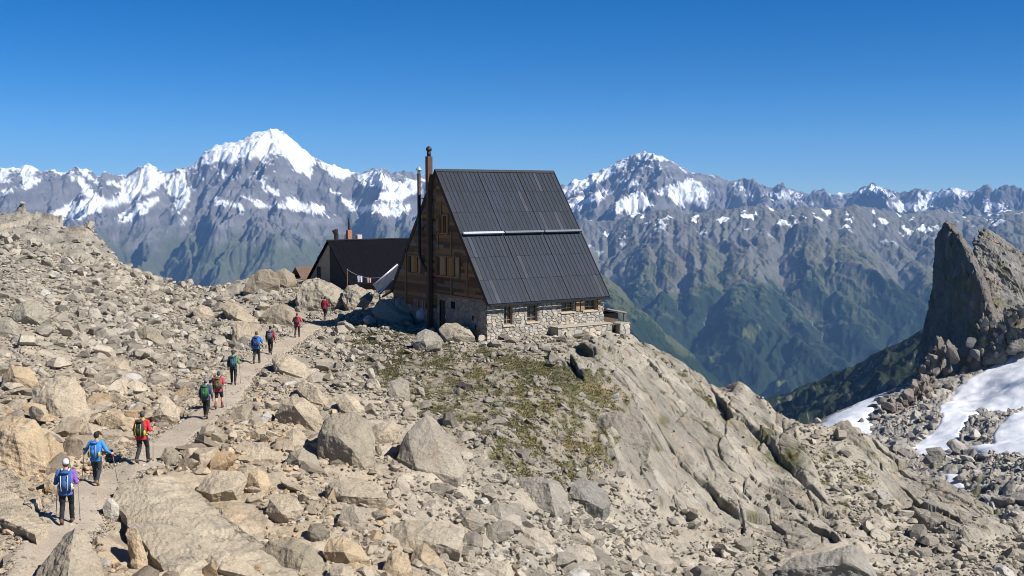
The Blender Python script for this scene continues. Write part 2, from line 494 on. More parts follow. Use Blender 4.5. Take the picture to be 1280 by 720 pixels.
# ---- behind the crest the ground falls away
tail = []
tcol = []
for k, (dd, dz) in enumerate([(.6, -.25), (1.5, -.9), (3, -2.4), (5, -4.6), (8, -8), (12, -13), (18, -20), (28, -31), (42, -46), (60, -64)]):
    q = GP[0].copy()
    dirv = GB[0, :, :2] / np.linalg.norm(GB[0, :, :2], axis=1, keepdims=True)
    q[:, :2] = GB[0, :, :2] + dirv * dd
    q[:, 2] = GP[0, :, 2] + dz * np.interp(gcols, [440, 500, 760, 800], [1, .45, .6, 1]) + (.05 + .1 * dd ** .6) * fbm(q[:, 0] / 3, q[:, 1] / 3, 4, 44)
    tail.append(q); tcol.append(gc[0])
GALL = np.concatenate([np.array(tail[::-1]), GP]); CALL = np.concatenate([np.array(tcol[::-1]), gc])
ground = link('ground', mesh_np('ground', GALL, grid_faces(*GALL.shape[:2]), M_GROUND, CALL))
tag(ground, kind='structure')

# ---- the path: its own trodden sheet
def path_mat():
    m, nt, b = new_mat('trodden_gravel', .95, .15)
    co = nd(nt, 'ShaderNodeNewGeometry').outputs['Position']
    rgb = nd(nt, 'ShaderNodeRGB'); rgb.outputs[0].default_value = (.37, .31, .24, 1)
    s, _ = noise_mul(nt, rgb.outputs[0], .7, .85, 1.12, co, 4)
    s = spots(nt, s, 2.2, .54, .12, (.34, .24, .15), .4, co)
    s, _ = noise_mul(nt, s, 16, .75, 1.2, co, 5, .75)
    nt.links.new(s, b.inputs['Base Color'])
    n2 = nd(nt, 'ShaderNodeTexNoise', Scale=11.0, Detail=7, Roughness=.7)
    nt.links.new(co, n2.inputs['Vector'])
    bump(nt, b, n2.outputs['Fac'], .6, .08)
    return m
nw = 21
tan = np.gradient(pc[:, :2], axis=0); tan /= np.linalg.norm(tan, axis=1, keepdims=True)
nrm = np.stack([tan[:, 1], -tan[:, 0]], 1)
pv = np.zeros((len(pc), nw, 3))
for k in range(nw):
    w = (k / (nw - 1) * 2 - 1)
    wig = 1.12 + .25 * perlin(_s / 1.1, np.full(_s.shape, 3.7 + (w > 0) * 9), 12)
    pv[:, k, :2] = pc[:, :2] + nrm * (w * PW * wig)[:, None]
# height taken from the smooth ground (nearest vertices on a coarse lookup)
from mathutils.bvhtree import BVHTree
cs_r, cs_c = np.arange(0, NR, 4), np.arange(0, NC, 5)
cb = GB[np.ix_(cs_r, cs_c)]
bvh_base = BVHTree.FromPolygons(cb.reshape(-1, 3).tolist(), grid_faces(len(cs_r), len(cs_c)).tolist())
def zbase(x, y):
    h = bvh_base.ray_cast(Vector((x, y, 60)), Vector((0, 0, -1)))
    return h[0].z if h[0] else 0.0
for i in range(len(pc)):
    for k in range(nw):
        w = abs(k / (nw - 1) * 2 - 1)
        pv[i, k, 2] = zbase(pv[i, k, 0], pv[i, k, 1]) + .02 - .16 * max(0, w - .72) / .28
pv[..., 2] += .035 * fbm(pv[..., 0] / .5, pv[..., 1] / .5, 4, 808)
path = link('path', mesh_np('path', pv, grid_faces(len(pc), nw), path_mat()))
tag(path, kind='structure')

# ================================================================== MOUNTAINS
def land_mat(name, sc, bdist, bscale):
    m, nt, b = new_mat(name, .95, .1)
    co = nd(nt, 'ShaderNodeNewGeometry').outputs['Position']
    s = nd(nt, 'ShaderNodeAttribute', attribute_name='Col').outputs['Color']
    s, _ = noise_mul(nt, s, sc, .8, 1.2, co, 6, .7)
    nt.links.new(s, b.inputs['Base Color'])
    n2 = nd(nt, 'ShaderNodeTexNoise', Scale=bscale, Detail=6, Roughness=.65)
    nt.links.new(co, n2.inputs['Vector'])
    bump(nt, b, n2.outputs['Fac'], .6, bdist)
    return m
M_FAR = land_mat('far_mountain', .02, 25, .012)
M_NEAR = land_mat('near_mountain', .35, 1.2, .5)

def carve(P, c, side, amax, reach=34, passes=2):
    """running water: route it down the flank row by row, cut V shaped gullies whose depth grows with the ground they drain"""
    Z = P[..., 2].copy(); nr, nc = Z.shape
    dx = np.abs(np.gradient(P[..., 0], axis=1)); dr = np.abs(np.gradient(P[..., 1], axis=0))
    cell = dx * dr; Dt = np.zeros_like(Z); J = np.arange(nc)
    for ps in range(passes):
        Zc = Z - Dt
        A = cell.copy()
        for i in range(nr - 1):
            best_ = np.full(nc, 1e9); tgt = J.copy()
            for k in (0, -1, 1, -2, 2):
                jj = np.clip(J + k, 0, nc - 1)
                g = (Zc[i + 1, jj] - Zc[i]) / np.sqrt(dr[i] ** 2 + (k * dx[i]) ** 2)
                m = g < best_; best_ = np.where(m, g, best_); tgt = np.where(m, jj, tgt)
            np.add.at(A[i + 1], tgt, A[i])
        D = np.minimum(c * np.sqrt(A), amax)
        for _ in range(reach):
            n = D.copy()
            n[:, 1:] = np.maximum(n[:, 1:], D[:, :-1] - side * dx[:, 1:]); n[:, :-1] = np.maximum(n[:, :-1], D[:, 1:] - side * dx[:, :-1])
            D = n
        for _ in range(3): D[1:-1] = .25 * D[:-2] + .5 * D[1:-1] + .25 * D[2:]
        Dt = D if ps == 0 else .35 * Dt + .65 * D
    return Dt, A

def sheet(name, ridge, rows, dist, cols, nrows, jag, relief, colour, mat, back=.25, seed=0, tpow=1.0, cut=None):
    """A mountain flank: its crest as surveyed (direction and height), falling to a foot; relief(X, Y, t) adds spurs and gullies."""
    rx = [q[0] for q in ridge]; ry = [q[1] for q in ridge]
    r = pchip(rx, ry, cols) + jag * fbm(cols / 9.0, cols * 0 + .5, 5, seed)
    t = np.linspace(0, 1, nrows) ** tpow
    foot = pchip([q[0] for q in rows], [q[1] for q in rows], cols)
    PX = np.broadcast_to(cols, (nrows, len(cols)))
    dr = pchip([q[0] for q in dist], [q[1] for q in dist], cols); df = pchip([q[0] for q in dist], [q[2] for q in dist], cols)
    zr = ray(cols, r, dr)[:, 2]; zf = ray(cols, foot, df)[:, 2]
    D = dr + (df - dr) * t[:, None]
    Zl = zr + (zf - zr) * (t[:, None] ** .9)
    u = (PX - 640) / F
    P = np.stack([u * D / math.cos(PITCH), D, Zl], -1)
    P[..., 2] += relief(P[..., 0], P[..., 1], t[:, None] + 0 * PX)
    gul_d = np.zeros(PX.shape); gul_a = np.ones(PX.shape)
    if cut:
        gul_d, gul_a = carve(P, *cut)
        gul_d = gul_d * smooth(0, .05, t)[:, None]
        P[..., 2] -= gul_d
    nb = 8
    bk = []
    for k in range(nb, 0, -1):
        q = P[0].copy(); s = (back * k / nb) ** 1.0
        q[:, :2] *= 1 + s; q[:, 2] -= s * dr * .55
        bk.append(q)
    P = np.concatenate([np.array(bk), P]); T = np.concatenate([np.zeros((nb, len(cols))), t[:, None] + 0 * PX])
    n = normals(P)
    z0_ = np.zeros((nb, len(cols)))
    col = colour(P, T, n, np.concatenate([z0_, gul_d]), np.concatenate([z0_ + 1, gul_a]))
    o = link(name, mesh_np(name, P, grid_faces(*P.shape[:2]), mat, col))
    return tag(o, kind='structure'), P

fcols = np.arange(-330, 1620, 1.15)
SKYLINE = [(-330, 205), (-200, 215), (-90, 205), (-30, 214), (0, 212), (15, 208), (28, 211), (45, 207), (58, 213), (70, 212), (82, 214), (100, 210), (116, 213), (130, 221), (150, 220), (165, 217),
           (178, 209), (190, 205), (200, 212), (212, 214), (230, 209), (248, 204), (262, 190), (272, 184), (285, 180.5), (298, 178), (306, 175), (314, 170), (324, 165.5), (335, 163), (345, 162), (354, 164), (362, 169),
           (370, 177), (380, 185), (390, 193), (402, 201), (415, 206), (430, 211), (448, 216), (462, 213), (478, 210), (492, 216), (508, 213), (525, 218), (560, 226), (600, 232), (650, 236), (690, 234), (706, 232), (716, 226), (728, 224), (742, 216),
           (752, 212), (765, 206), (778, 199), (790, 195), (803, 192), (815, 193), (826, 196), (838, 202), (850, 209), (862, 214), (874, 217), (886, 219), (898, 222), (908, 227), (920, 226), (934, 231), (945, 229), (958, 235), (972, 233), (985, 236),
           (1000, 240), (1012, 244), (1030, 245), (1045, 241), (1058, 243), (1075, 238), (1092, 234), (1108, 238), (1125, 240), (1140, 236), (1160, 240), (1185, 235), (1198, 238), (1215, 238), (1224, 233), (1230, 231), (1238, 238), (1255, 236), (1268, 240), (1280, 241), (1330, 235), (1400, 243), (1620, 230)]

def far_relief(x, y, t):
    w = smooth(0, .12, t)
    xr = x + 260 * fbm(x / 1500, y / 1500, 3, 5); yr = y + 260 * fbm(x / 1500, y / 1500, 3, 6)
    a = ridged(xr / 1250, yr / 3600, 6, 101, .5)
    b = ridged(xr / 420, yr / 900, 5, 131, .5)
    edge = 1 - smooth(.8, 1, t)
    return ((330 * (a - .42) * w + 150 * (b - .35) * (.13 + .87 * w) * (1 - .5 * np.exp(-(((x / y * F + 295) / 75) ** 2)) * (1 - smooth(.05, .3, t)))) * edge + edge * 34 * (ridged(x / 110, y / 130, 4, 151) - .35))

GLACIERS = [(0, 140, 3.2, q) for q in (
    [(430, 258), (480, 290), (530, 262), (610, 248), (685, 252), (640, 292), (560, 342), (480, 372), (380, 402), (300, 424), (205, 445), (190, 412), (255, 380), (330, 352), (400, 342), (468, 330), (478, 302), (430, 285)],
    [(278, 262), (322, 262), (362, 310), (392, 348), (338, 352), (308, 302)], [(92, 228), (140, 216), (152, 235), (112, 258), (165, 268), (150, 290), (110, 306), (88, 280)], [(-60, 235), (32, 238), (20, 278), (-60, 285)], [(5, 322), (58, 298), (52, 318), (12, 334)],
    [(545, 255), (600, 205), (640, 215), (600, 232), (570, 262)], [(320, 230), (360, 222), (345, 250), (400, 300), (365, 270)],
    [(455, 424), (520, 388), (600, 338), (640, 332), (622, 372), (580, 398), (520, 434), (480, 436)], [(655, 300), (700, 258), (745, 246), (732, 300), (785, 308), (760, 350), (720, 394), (686, 392), (715, 340), (665, 322)],
    [(716, 462), (742, 410), (765, 392), (742, 454)], [(826, 328), (880, 348), (978, 378), (965, 400), (900, 372), (855, 362)], [(975, 338), (1060, 366), (1140, 366), (1160, 340), (1240, 372), (1300, 380), (1300, 402), (1200, 392), (1060, 384)],
    [(780, 222), (850, 145), (900, 128), (975, 118), (1010, 82), (1105, 60), (1190, 120), (1234, 152), (1262, 200), (1240, 255), (1250, 295), (1200, 232), (1160, 214), (1125, 176), (1080, 166), (1050, 194), (1020, 184), (990, 196), (960, 178), (935, 210), (900, 194), (855, 200)],
    [(1035, 275), (1060, 290), (1130, 330), (1110, 335), (1050, 305)], [(800, 240), (830, 280), (818, 280)], [(890, 215), (905, 258), (895, 255)])] + [(360, 160, 2.48, q) for q in (
    [(-10, 10), (40, 30), (82, 84), (74, 168), (30, 136), (-5, 112)], [(98, 112), (150, 98), (206, 130), (172, 164), (128, 142)], [(210, 140), (290, 138), (330, 168), (416, 158), (418, 204), (330, 234), (266, 218), (300, 190), (228, 172)],
    [(126, 188), (200, 230), (230, 242), (330, 230), (404, 250), (330, 274), (196, 254)], [(-5, 218), (60, 238), (134, 272), (60, 268)], [(420, 160), (560, 150), (700, 160), (830, 180), (600, 200)])] + [(680, 170, 2.133, q) for q in (
    [(245, 56), (300, 46), (340, 70), (310, 62), (280, 56)], [(95, 132), (150, 98), (236, 64), (190, 96), (140, 128), (110, 150)], [(40, 150), (100, 112), (110, 122), (60, 165)], [(45, 200), (100, 165), (165, 140), (185, 150), (110, 185), (60, 212)], [(296, 150), (380, 116), (434, 150), (434, 190), (370, 184), (338, 168)],
    [(192, 172), (250, 148), (294, 182), (232, 214), (196, 198)], [(585, 150), (640, 148), (665, 180), (606, 164)], [(436, 148), (500, 180), (468, 164)], [(655, 148), (716, 180), (690, 174)], [(400, 120), (420, 128), (450, 160), (425, 150)], [(510, 130), (560, 160), (540, 158)],
    [(838, 142), (890, 132), (930, 160), (860, 152)], [(1000, 160), (1100, 138), (1130, 158), (1060, 166)], [(915, 180), (1045, 168), (1032, 198), (960, 208)], [(1172, 176), (1234, 180), (1226, 198), (1178, 192)], [(1166, 212), (1256, 212), (1240, 232)], [(830, 210), (900, 205), (880, 222)],
    [(760, 150), (800, 150), (790, 162)], [(100, 160), (180, 150), (140, 185)], [(215, 120), (250, 118), (240, 140)])]

def far_colour(P, T, n, GDp, GA):
    x, y, z = P[..., 0], P[..., 1], P[..., 2]
    nz = n[..., 2]
    nn = fbm(x / 420, y / 700, 6, 201, .6)
    alt = (z + 10 - 20) / y * F                                     # metres of height seen as an angle, for the snow line
    rock = np.array([.135, .130, .128]) * (1 + .5 * fbm(x / 160, z / 90, 4, 215)[..., None])
    rock = rock * (1 + .12 * np.sin(z / 21 + 5 * nn)[..., None])
    meadow = np.array([.065, .075, .038]) * (1 + .4 * nn[..., None])
    scree = np.array([.15, .14, .14]) * (1 + .25 * nn[..., None])
    green = smooth(-.05, .3, (-250 - z) / 500 + .55 * nn + .35 * (nz - .7))
    base = mix(rock, scree, smooth(.72, .86, nz + .15 * nn) * .8)
    base = base * (1 - green[..., None] * .85) + meadow * green[..., None] * .85
    # snow: each snowfield and glacier where it lies, frayed by the rock, plus dustings on gentle high ground
    qx = 640 + F * x / (y * math.cos(PITCH)) * 1.0
    cp, sp = math.cos(PITCH), math.sin(PITCH)
    yc = y * cp - (z - CAM_Z) * sp
    qx = 640 + F * x / yc; qy = 360 - F * (y * sp + (z - CAM_Z) * cp) / yc
    qx = qx + 9 * fbm(x / 200, y / 330, 6, 241, .68); qy = qy + 8 * fbm(x / 130 + 40, y / 330, 6, 251, .68)
    s = np.full(z.shape, -99.0)
    for (ox, oy, sc, pts) in GLACIERS:
        s = np.maximum(s, poly_sd(qx, qy, [(ox + a / sc, oy + b / sc) for a, b in pts]))
    s = smooth(-.9, 1.2, s + np.minimum(2.2, 13 * (nz - .54)) * (1 - smooth(5, 14, s)) + 3.4 * nn)
    s = np.maximum(s, smooth(5.0, 5.5, np.log10(GA) + 1.3 * nn) * smooth(-30, -12, alt + 9 * nn) * .95)
    d = smooth(-12, 40, alt) * .5 + .6 * (nz - .66) * 1.6 + .4 * nn + .22 * fbm(x / 90, y / 120, 4, 231)
    s = np.maximum(s, smooth(.55, .64, d) * smooth(-35, -8, alt))
    return np.clip(mix(base, (.68, .69, .71), s * (.9 + .1 * smooth(-.3, .3, nn))), .01, .9)

sheet('snowy_mountains', SKYLINE, [(-330, 380), (640, 385), (760, 320), (1280, 320), (1620, 320)],
      [(-330, 10500, 7600), (345, 11000, 7800), (600, 12000, 8500), (805, 12500, 9000), (1050, 14500, 10500), (1230, 13000, 10000), (1620, 13000, 10000)],
      fcols, 420, 1.2, far_relief, far_colour, M_FAR, seed=3, cut=(.24, 1.0, 330))

# ---- the green mountain across the valley
MIDLINE = [(430, 330), (560, 318), (640, 300), (700, 286), (730, 274), (760, 277), (790, 268), (830, 262), (860, 268), (890, 264), (925, 258), (950, 256), (975, 262), (1000, 259), (1040, 262), (1065, 256), (1095, 262), (1130, 268), (1165, 262), (1210, 270), (1280, 262), (1400, 275), (1620, 270)]

def mid_relief(x, y, t):
    w = smooth(0, .14, t)
    xr = x + 150 * fbm(x / 900, y / 900, 3, 15); yr = y + 150 * fbm(x / 900, y / 900, 3, 16)
    a = ridged((xr + .35 * yr) / 1250, yr / 3400, 5, 301, .5)
    b = ridged((xr - .15 * yr) / 330, yr / 900, 5, 331, .5)
    edge = 1 - .7 * smooth(.85, 1, t)
    return 210 * (a - .45) * w * edge + 45 * (b - .35) * (.3 + .7 * w) * edge + 16 * (ridged(x / 70, y / 90, 4, 351) - .35) + 22 * (1 - w) * fbm(x / 200, y / 200, 3, 9)

def mid_colour(P, T, n, GDp, GA):
    x, y, z = P[..., 0], P[..., 1], P[..., 2]; nz = n[..., 2]
    nn = fbm(x / 260, y / 420, 6, 401, .6); nf = fbm(x / 60, y / 80, 4, 411, .65)
    rock = np.array([.118, .116, .104]) * (1 + .3 * nf[..., None])
    mead = np.array([.064, .075, .034]) * (1 + .35 * nn[..., None] + .2 * nf[..., None])
    alp = np.array([.10, .095, .06]) * (1 + .3 * nf[..., None])
    forest = np.array([.016, .028, .014]) * (1 + .35 * nf[..., None])
    c = mix(rock, alp, smooth(.10, .38, T + .45 * nn + .5 * (nz - .72)))
    c = c * (1 - smooth(.25, .5, T + .3 * nn)[..., None]) + mead * smooth(.25, .5, T + .3 * nn)[..., None]
    c = mix(c, rock * .9, smooth(.12, .3, .45 * nf + .9 * (.66 - nz) + .3 * nn) * .8 * (1 - smooth(.6, .8, T)))
    fo = smooth(.0, .10, T - .40 + .42 * nn + .10 * nf + .5 * (.72 - nz))
    c = c * (1 - fo[..., None]) + forest * fo[..., None]
    la = np.log10(GA)
    gul = smooth(5.15, 5.6, la + .5 * nf) * smooth(.22, .4, T) * smooth(-.25, .15, fbm(x / 500, y / 700, 3, 431)) * (1 - smooth(6.3, 6.6, la))
    c = mix(c, np.array([.20, .19, .165]), gul * .8)
    glade = smooth(.36, .46, fbm(x / 200, y / 260, 3, 441)) * smooth(.6, .7, T)
    c = mix(c, np.array([.13, .15, .05]), glade * .8)
    sn = smooth(.27, .36, fbm(x / 130, y / 130, 4, 451) + .5 * (nz - .75)) * (1 - smooth(.05, .17, T))
    return np.clip(mix(c, (.82, .84, .86), sn), .008, .9)

sheet('green_mountain', MIDLINE, [(430, 520), (700, 520), (930, 525), (1280, 520), (1620, 520)],
      [(430, 9000, 6000), (700, 8800, 5600), (930, 8500, 5400), (1280, 9200, 5600), (1620, 9500, 6000)],
      np.arange(430, 1620, 1.15), 420, 2.0, mid_relief, mid_colour, M_FAR, seed=13, cut=(.17, .70, 230, 44))
FLANK = [(430, 300), (600, 306), (690, 316), (725, 328), (750, 342), (775, 360), (790, 376), (808, 392), (822, 404), (838, 420), (852, 430), (868, 444), (885, 462), (900, 476), (930, 505), (1000, 560)]
def flank_relief(x, y, t):
    w = smooth(0, .12, t)
    return 90 * (ridged((x + .3 * y) / 620, y / 1500, 5, 601, .5) - .45) * w + 14 * (ridged(x / 80, y / 110, 4, 611) - .35)
def flank_colour(P, T, n, GDp, GA):
    return mid_colour(P, .42 + .5 * T + .25 * smooth(-500, -900, P[..., 2]), n, GDp, GA)
sheet('wooded_flank', FLANK, [(430, 520), (700, 540), (930, 600), (1000, 620)],
      [(430, 5600, 3900), (700, 5200, 3700), (930, 4700, 3500), (1000, 4600, 3500)],
      np.arange(430, 1000, 1.15), 300, 1.6, flank_relief, flank_colour, M_FAR, seed=33, cut=(.16, .7, 160, 40))
# valley floor closing the view between the flanks
vf = link('valley_floor', mesh_np('valley_floor', np.array([(-9000, 300, -1500), (9000, 300, -1500), (9000, 17500, -1500), (-9000, 17500, -1500)], float), np.array([[0, 1, 2, 3]]),
          simple_mat('valley_forest', (.03, .045, .02), .95, .3, .01), None)); tag(vf, kind='structure')

# ---- dark wooded spur running down to the left behind the rock spire
SPUR = [(780, 620), (860, 560), (905, 525), (940, 505), (960, 498), (985, 492), (1005, 482), (1030, 474), (1050, 464), (1075, 455), (1095, 442), (1120, 430), (1150, 415), (1180, 395), (1260, 350), (1400, 320), (1620, 300)]
def spur_relief(x, y, t):
    w = smooth(0, .1, t)
    return 35 * (ridged(x / 190, y / 320, 5, 501, .55) - .45) * w + 16 * (ridged(x / 45, y / 60, 4, 511) - .35) * (.3 + .7 * w)
def spur_colour(P, T, n, GDp, GA):
    x, y, z = P[..., 0], P[..., 1], P[..., 2]
    nn = fbm(x / 70, y / 110, 5, 521, .6); nf = fbm(x / 15, y / 20, 4, 531, .65)
    forest = np.array([.018, .026, .016]) * (1 + .6 * nf[..., None])
    rock = np.array([.13, .115, .105]) * (1 + .4 * nf[..., None])
    mead = np.array([.07, .075, .035]) * (1 + .4 * nf[..., None])
    c = mix(forest, mead, smooth(.18, .3, nn) * .8)
    c = mix(c, rock, smooth(.05, .3, nf + .9 * (.66 - n[..., 2]) + .5 * nn - .1))
    return np.clip(c, .01, .6)
sheet('wooded_spur', SPUR, [(780, 700), (1000, 620), (1150, 600), (1620, 560)],
      [(780, 2300, 1300), (1000, 2000, 1100), (1150, 1700, 950), (1620, 1500, 800)],
      np.arange(780, 1620, 1.2), 220, 1.5, spur_relief, spur_colour, M_FAR, seed=23, cut=(.16, .8, 70))

# ================================================================== MORAINE, SNOWFIELDS, ROCK SPIRE
MCREST = [(880, 575), (900, 566), (960, 548), (1000, 537), (1015, 530), (1045, 515), (1075, 503), (1105, 491), (1130, 480), (1160, 467), (1220, 450), (1280, 424), (1400, 380), (1650, 330)]
MPROF = {
    880:  [360, (600, 300), (700, 180), (800, 110)],
    1015: [340, (560, 270), (620, 200), (700, 150), (800, 110)],
    1105: [345, (530, 290), (565, 235), (610, 185), (680, 140), (800, 105)],
    1160: [350, (510, 300), (560, 235), (610, 180), (680, 135), (800, 100)],
    1220: [350, (500, 300), (560, 220), (610, 170), (680, 130), (800, 95)],
    1280: [350, (500, 275), (560, 210), (610, 162), (680, 125), (800, 92)],
    1400: [380, (500, 270), (560, 200), (680, 120), (800, 88)],
    1650: [420, (500, 260), (680, 115), (800, 85)],
}
mc = np.arange(880, 1650, 1.3); mt = np.linspace(0, 1, 300) ** 1.1
mr_ = pchip([q[0] for q in MCREST], [q[1] for q in MCREST], mc)
mk = sorted(MPROF); MD = np.zeros((300, len(mk)))
for j, k in enumerate(mk):
    r0 = float(pchip([q[0] for q in MCREST], [q[1] for q in MCREST], np.array([float(k)]))[0])
    ys_ = [r0] + [q[0] for q in MPROF[k][1:]]; ds_ = [MPROF[k][0]] + [q[1] for q in MPROF[k][1:]]
    MD[:, j] = np.exp(pchip(ys_, np.log(ds_), r0 + (800 - r0) * mt))
MDD = np.stack([np.exp(pchip(mk, np.log(MD[i]), mc)) for i in range(300)])
MPX = np.broadcast_to(mc, MDD.shape).copy(); MPY = mr_ + (800 - mr_) * mt[:, None]
MB_ = ray(MPX, MPY, MDD)
mx_, my_ = MB_[..., 0], MB_[..., 1]
wx = MPX + 9 * fbm(mx_ / 9, my_ / 9, 4, 700); wy = MPY + 5 * fbm(mx_ / 9, my_ / 9, 4, 710)
SNOW = [[(1420, 375), (1285, 430), (1250, 447), (1225, 470), (1195, 490), (1178, 500), (1172, 512), (1175, 525), (1160, 540), (1130, 560), (1150, 565), (1200, 556), (1230, 562), (1285, 565), (1420, 560)],
        [(1012, 537), (1040, 519), (1075, 501), (1112, 487), (1098, 505), (1085, 522), (1092, 528), (1088, 545), (1060, 540), (1030, 538)],
        [(1172, 594), (1195, 595), (1216, 612), (1206, 618), (1190, 608)]]
HOLE = [(1196, 554), (1208, 531), (1235, 515), (1280, 503), (1268, 520), (1250, 532), (1240, 550)]
snow = np.full(mx_.shape, -99.0)
for s in SNOW: snow = np.maximum(snow, poly_sd(wx, wy, s))
snow = np.minimum(snow, -poly_sd(wx, wy, HOLE))
sm = smooth(-1.5, 2.5, snow)
hA = 3.2 * fbm(mx_ / 26, my_ / 26, 4, 720)
w1, w2, wcx, wcy, wid = worley(mx_ / 3.2, my_ / 3.2, 730)
w3, w4, _, _, wid2 = worley(mx_ / 1.2, my_ / 1.2, 731)
hB = (rnd(wid, 1) - .4) * 1.5 * smooth(0, .25, w2 - w1) + (rnd(wid2, 1) - .4) * .6 * smooth(0, .3, w4 - w3)
nearm = smooth(90, 150, MDD)
MP = MB_.copy()
MP[..., 2] += (hA + hB * (1 - sm)) * smooth(0, .06, mt)[:, None] * nearm - .3 * sm
mcol = np.array([.29, .265, .23]) * (.75 + .5 * rnd(wid2, 3)[..., None])
mg = smooth(.05, .3, fbm(mx_ / 12, my_ / 12, 5, 740)) * (MPY > 560) * (1 - sm)
mcol = mix(mcol, (.10, .095, .045), mg * .8)
tail = []
for k, (dd, dz) in enumerate([(4, -2), (12, -9), (30, -26), (70, -66), (150, -150)]):
    q = MP[0].copy(); q[:, :2] *= (1 + dd / 350); q[:, 2] += dz; tail.append(q)
mall = np.concatenate([np.array(tail[::-1]), MP]); mcl = np.concatenate([np.repeat(mcol[:1], 5, 0), mcol])
mor = link('moraine', mesh_np('moraine', mall, grid_faces(*mall.shape[:2]), M_NEAR, mcl)); tag(mor, kind='structure')

def snow_mat():
    m, nt, b = new_mat('old_snow', .6, .3)
    co = nd(nt, 'ShaderNodeNewGeometry').outputs['Position']
    rgb = nd(nt, 'ShaderNodeRGB'); rgb.outputs[0].default_value = (.70, .71, .73, 1)
    s, _ = noise_mul(nt, rgb.outputs[0], .12, .94, 1.03, co, 5)
    s = spots(nt, s, .35, .62, .12, (.55, .5, .44), .5, co)
    nt.links.new(s, b.inputs['Base Color'])
    n2 = nd(nt, 'ShaderNodeTexNoise', Scale=.7, Detail=6); nt.links.new(co, n2.inputs['Vector'])
    bump(nt, b, n2.outputs['Fac'], .4, .3)
    return m
SP = MB_.copy()
SP[..., 2] += hA * smooth(0, .06, mt)[:, None] * nearm + .55 * smooth(-1.5, 3, snow) - .35 + .18 * fbm(mx_ / 5, my_ / 9, 4, 750)
ff = grid_faces(*SP.shape[:2])
keep = (sm.ravel()[ff].max(1) > .02)
used = np.unique(ff[keep]); remap = np.full(SP.shape[0] * SP.shape[1], -1); remap[used] = np.arange(len(used))
sn_o = link('snowfield', mesh_np('snowfield', SP.reshape(-1, 3)[used], remap[ff[keep]], snow_mat())); tag(sn_o, kind='structure')

def n3(p, sc, oct=4, seed=0):
    q = p / sc
    return (fbm(q[:, 0] + .31 * q[:, 2], q[:, 1] - .47 * q[:, 2], oct, seed) + fbm(q[:, 1] + 9.1, q[:, 2] + .4 * q[:, 0], oct, seed + 7) + fbm(q[:, 2] - 4.7, q[:, 0] - .3 * q[:, 1], oct, seed + 13)) / 1.7

def hull_np(pts, edge, round_it=1, maxf=30000):
    """convex block through the given points, cut into small faces: (verts, tris)"""
    bm = bmesh.new()
    for p in pts: bm.verts.new(Vector(p))
    r = bmesh.ops.convex_hull(bm, input=list(bm.verts))
    bmesh.ops.delete(bm, geom=[g for g in r['geom_interior'] if isinstance(g, bmesh.types.BMVert)], context='VERTS')
    loose = [v for v in bm.verts if not v.link_faces]
    if loose: bmesh.ops.delete(bm, geom=loose, context='VERTS')
    bmesh.ops.triangulate(bm, faces=list(bm.faces))
    step = 0
    while step < 7:
        long = [e for e in bm.edges if e.calc_length() > edge]
        if not long or len(bm.faces) > maxf: break
        bmesh.ops.subdivide_edges(bm, edges=long, cuts=1, use_grid_fill=True)
        bmesh.ops.triangulate(bm, faces=[f for f in bm.faces if len(f.verts) > 3])
        step += 1
        if step == 2:
            for _ in range(round_it): bmesh.ops.smooth_vert(bm, verts=list(bm.verts), factor=.35, use_axis_x=True, use_axis_y=True, use_axis_z=True)
    for _ in range(round_it): bmesh.ops.smooth_vert(bm, verts=list(bm.verts), factor=.4, use_axis_x=True, use_axis_y=True, use_axis_z=True)
    bm.normal_update(); bm.verts.index_update()
    v = np.array([x.co[:] for x in bm.verts]); nn = np.array([x.normal[:] for x in bm.verts])
    f = np.array([[q.index for q in x.verts] for x in bm.faces])
    bm.free()
    return v, nn, f

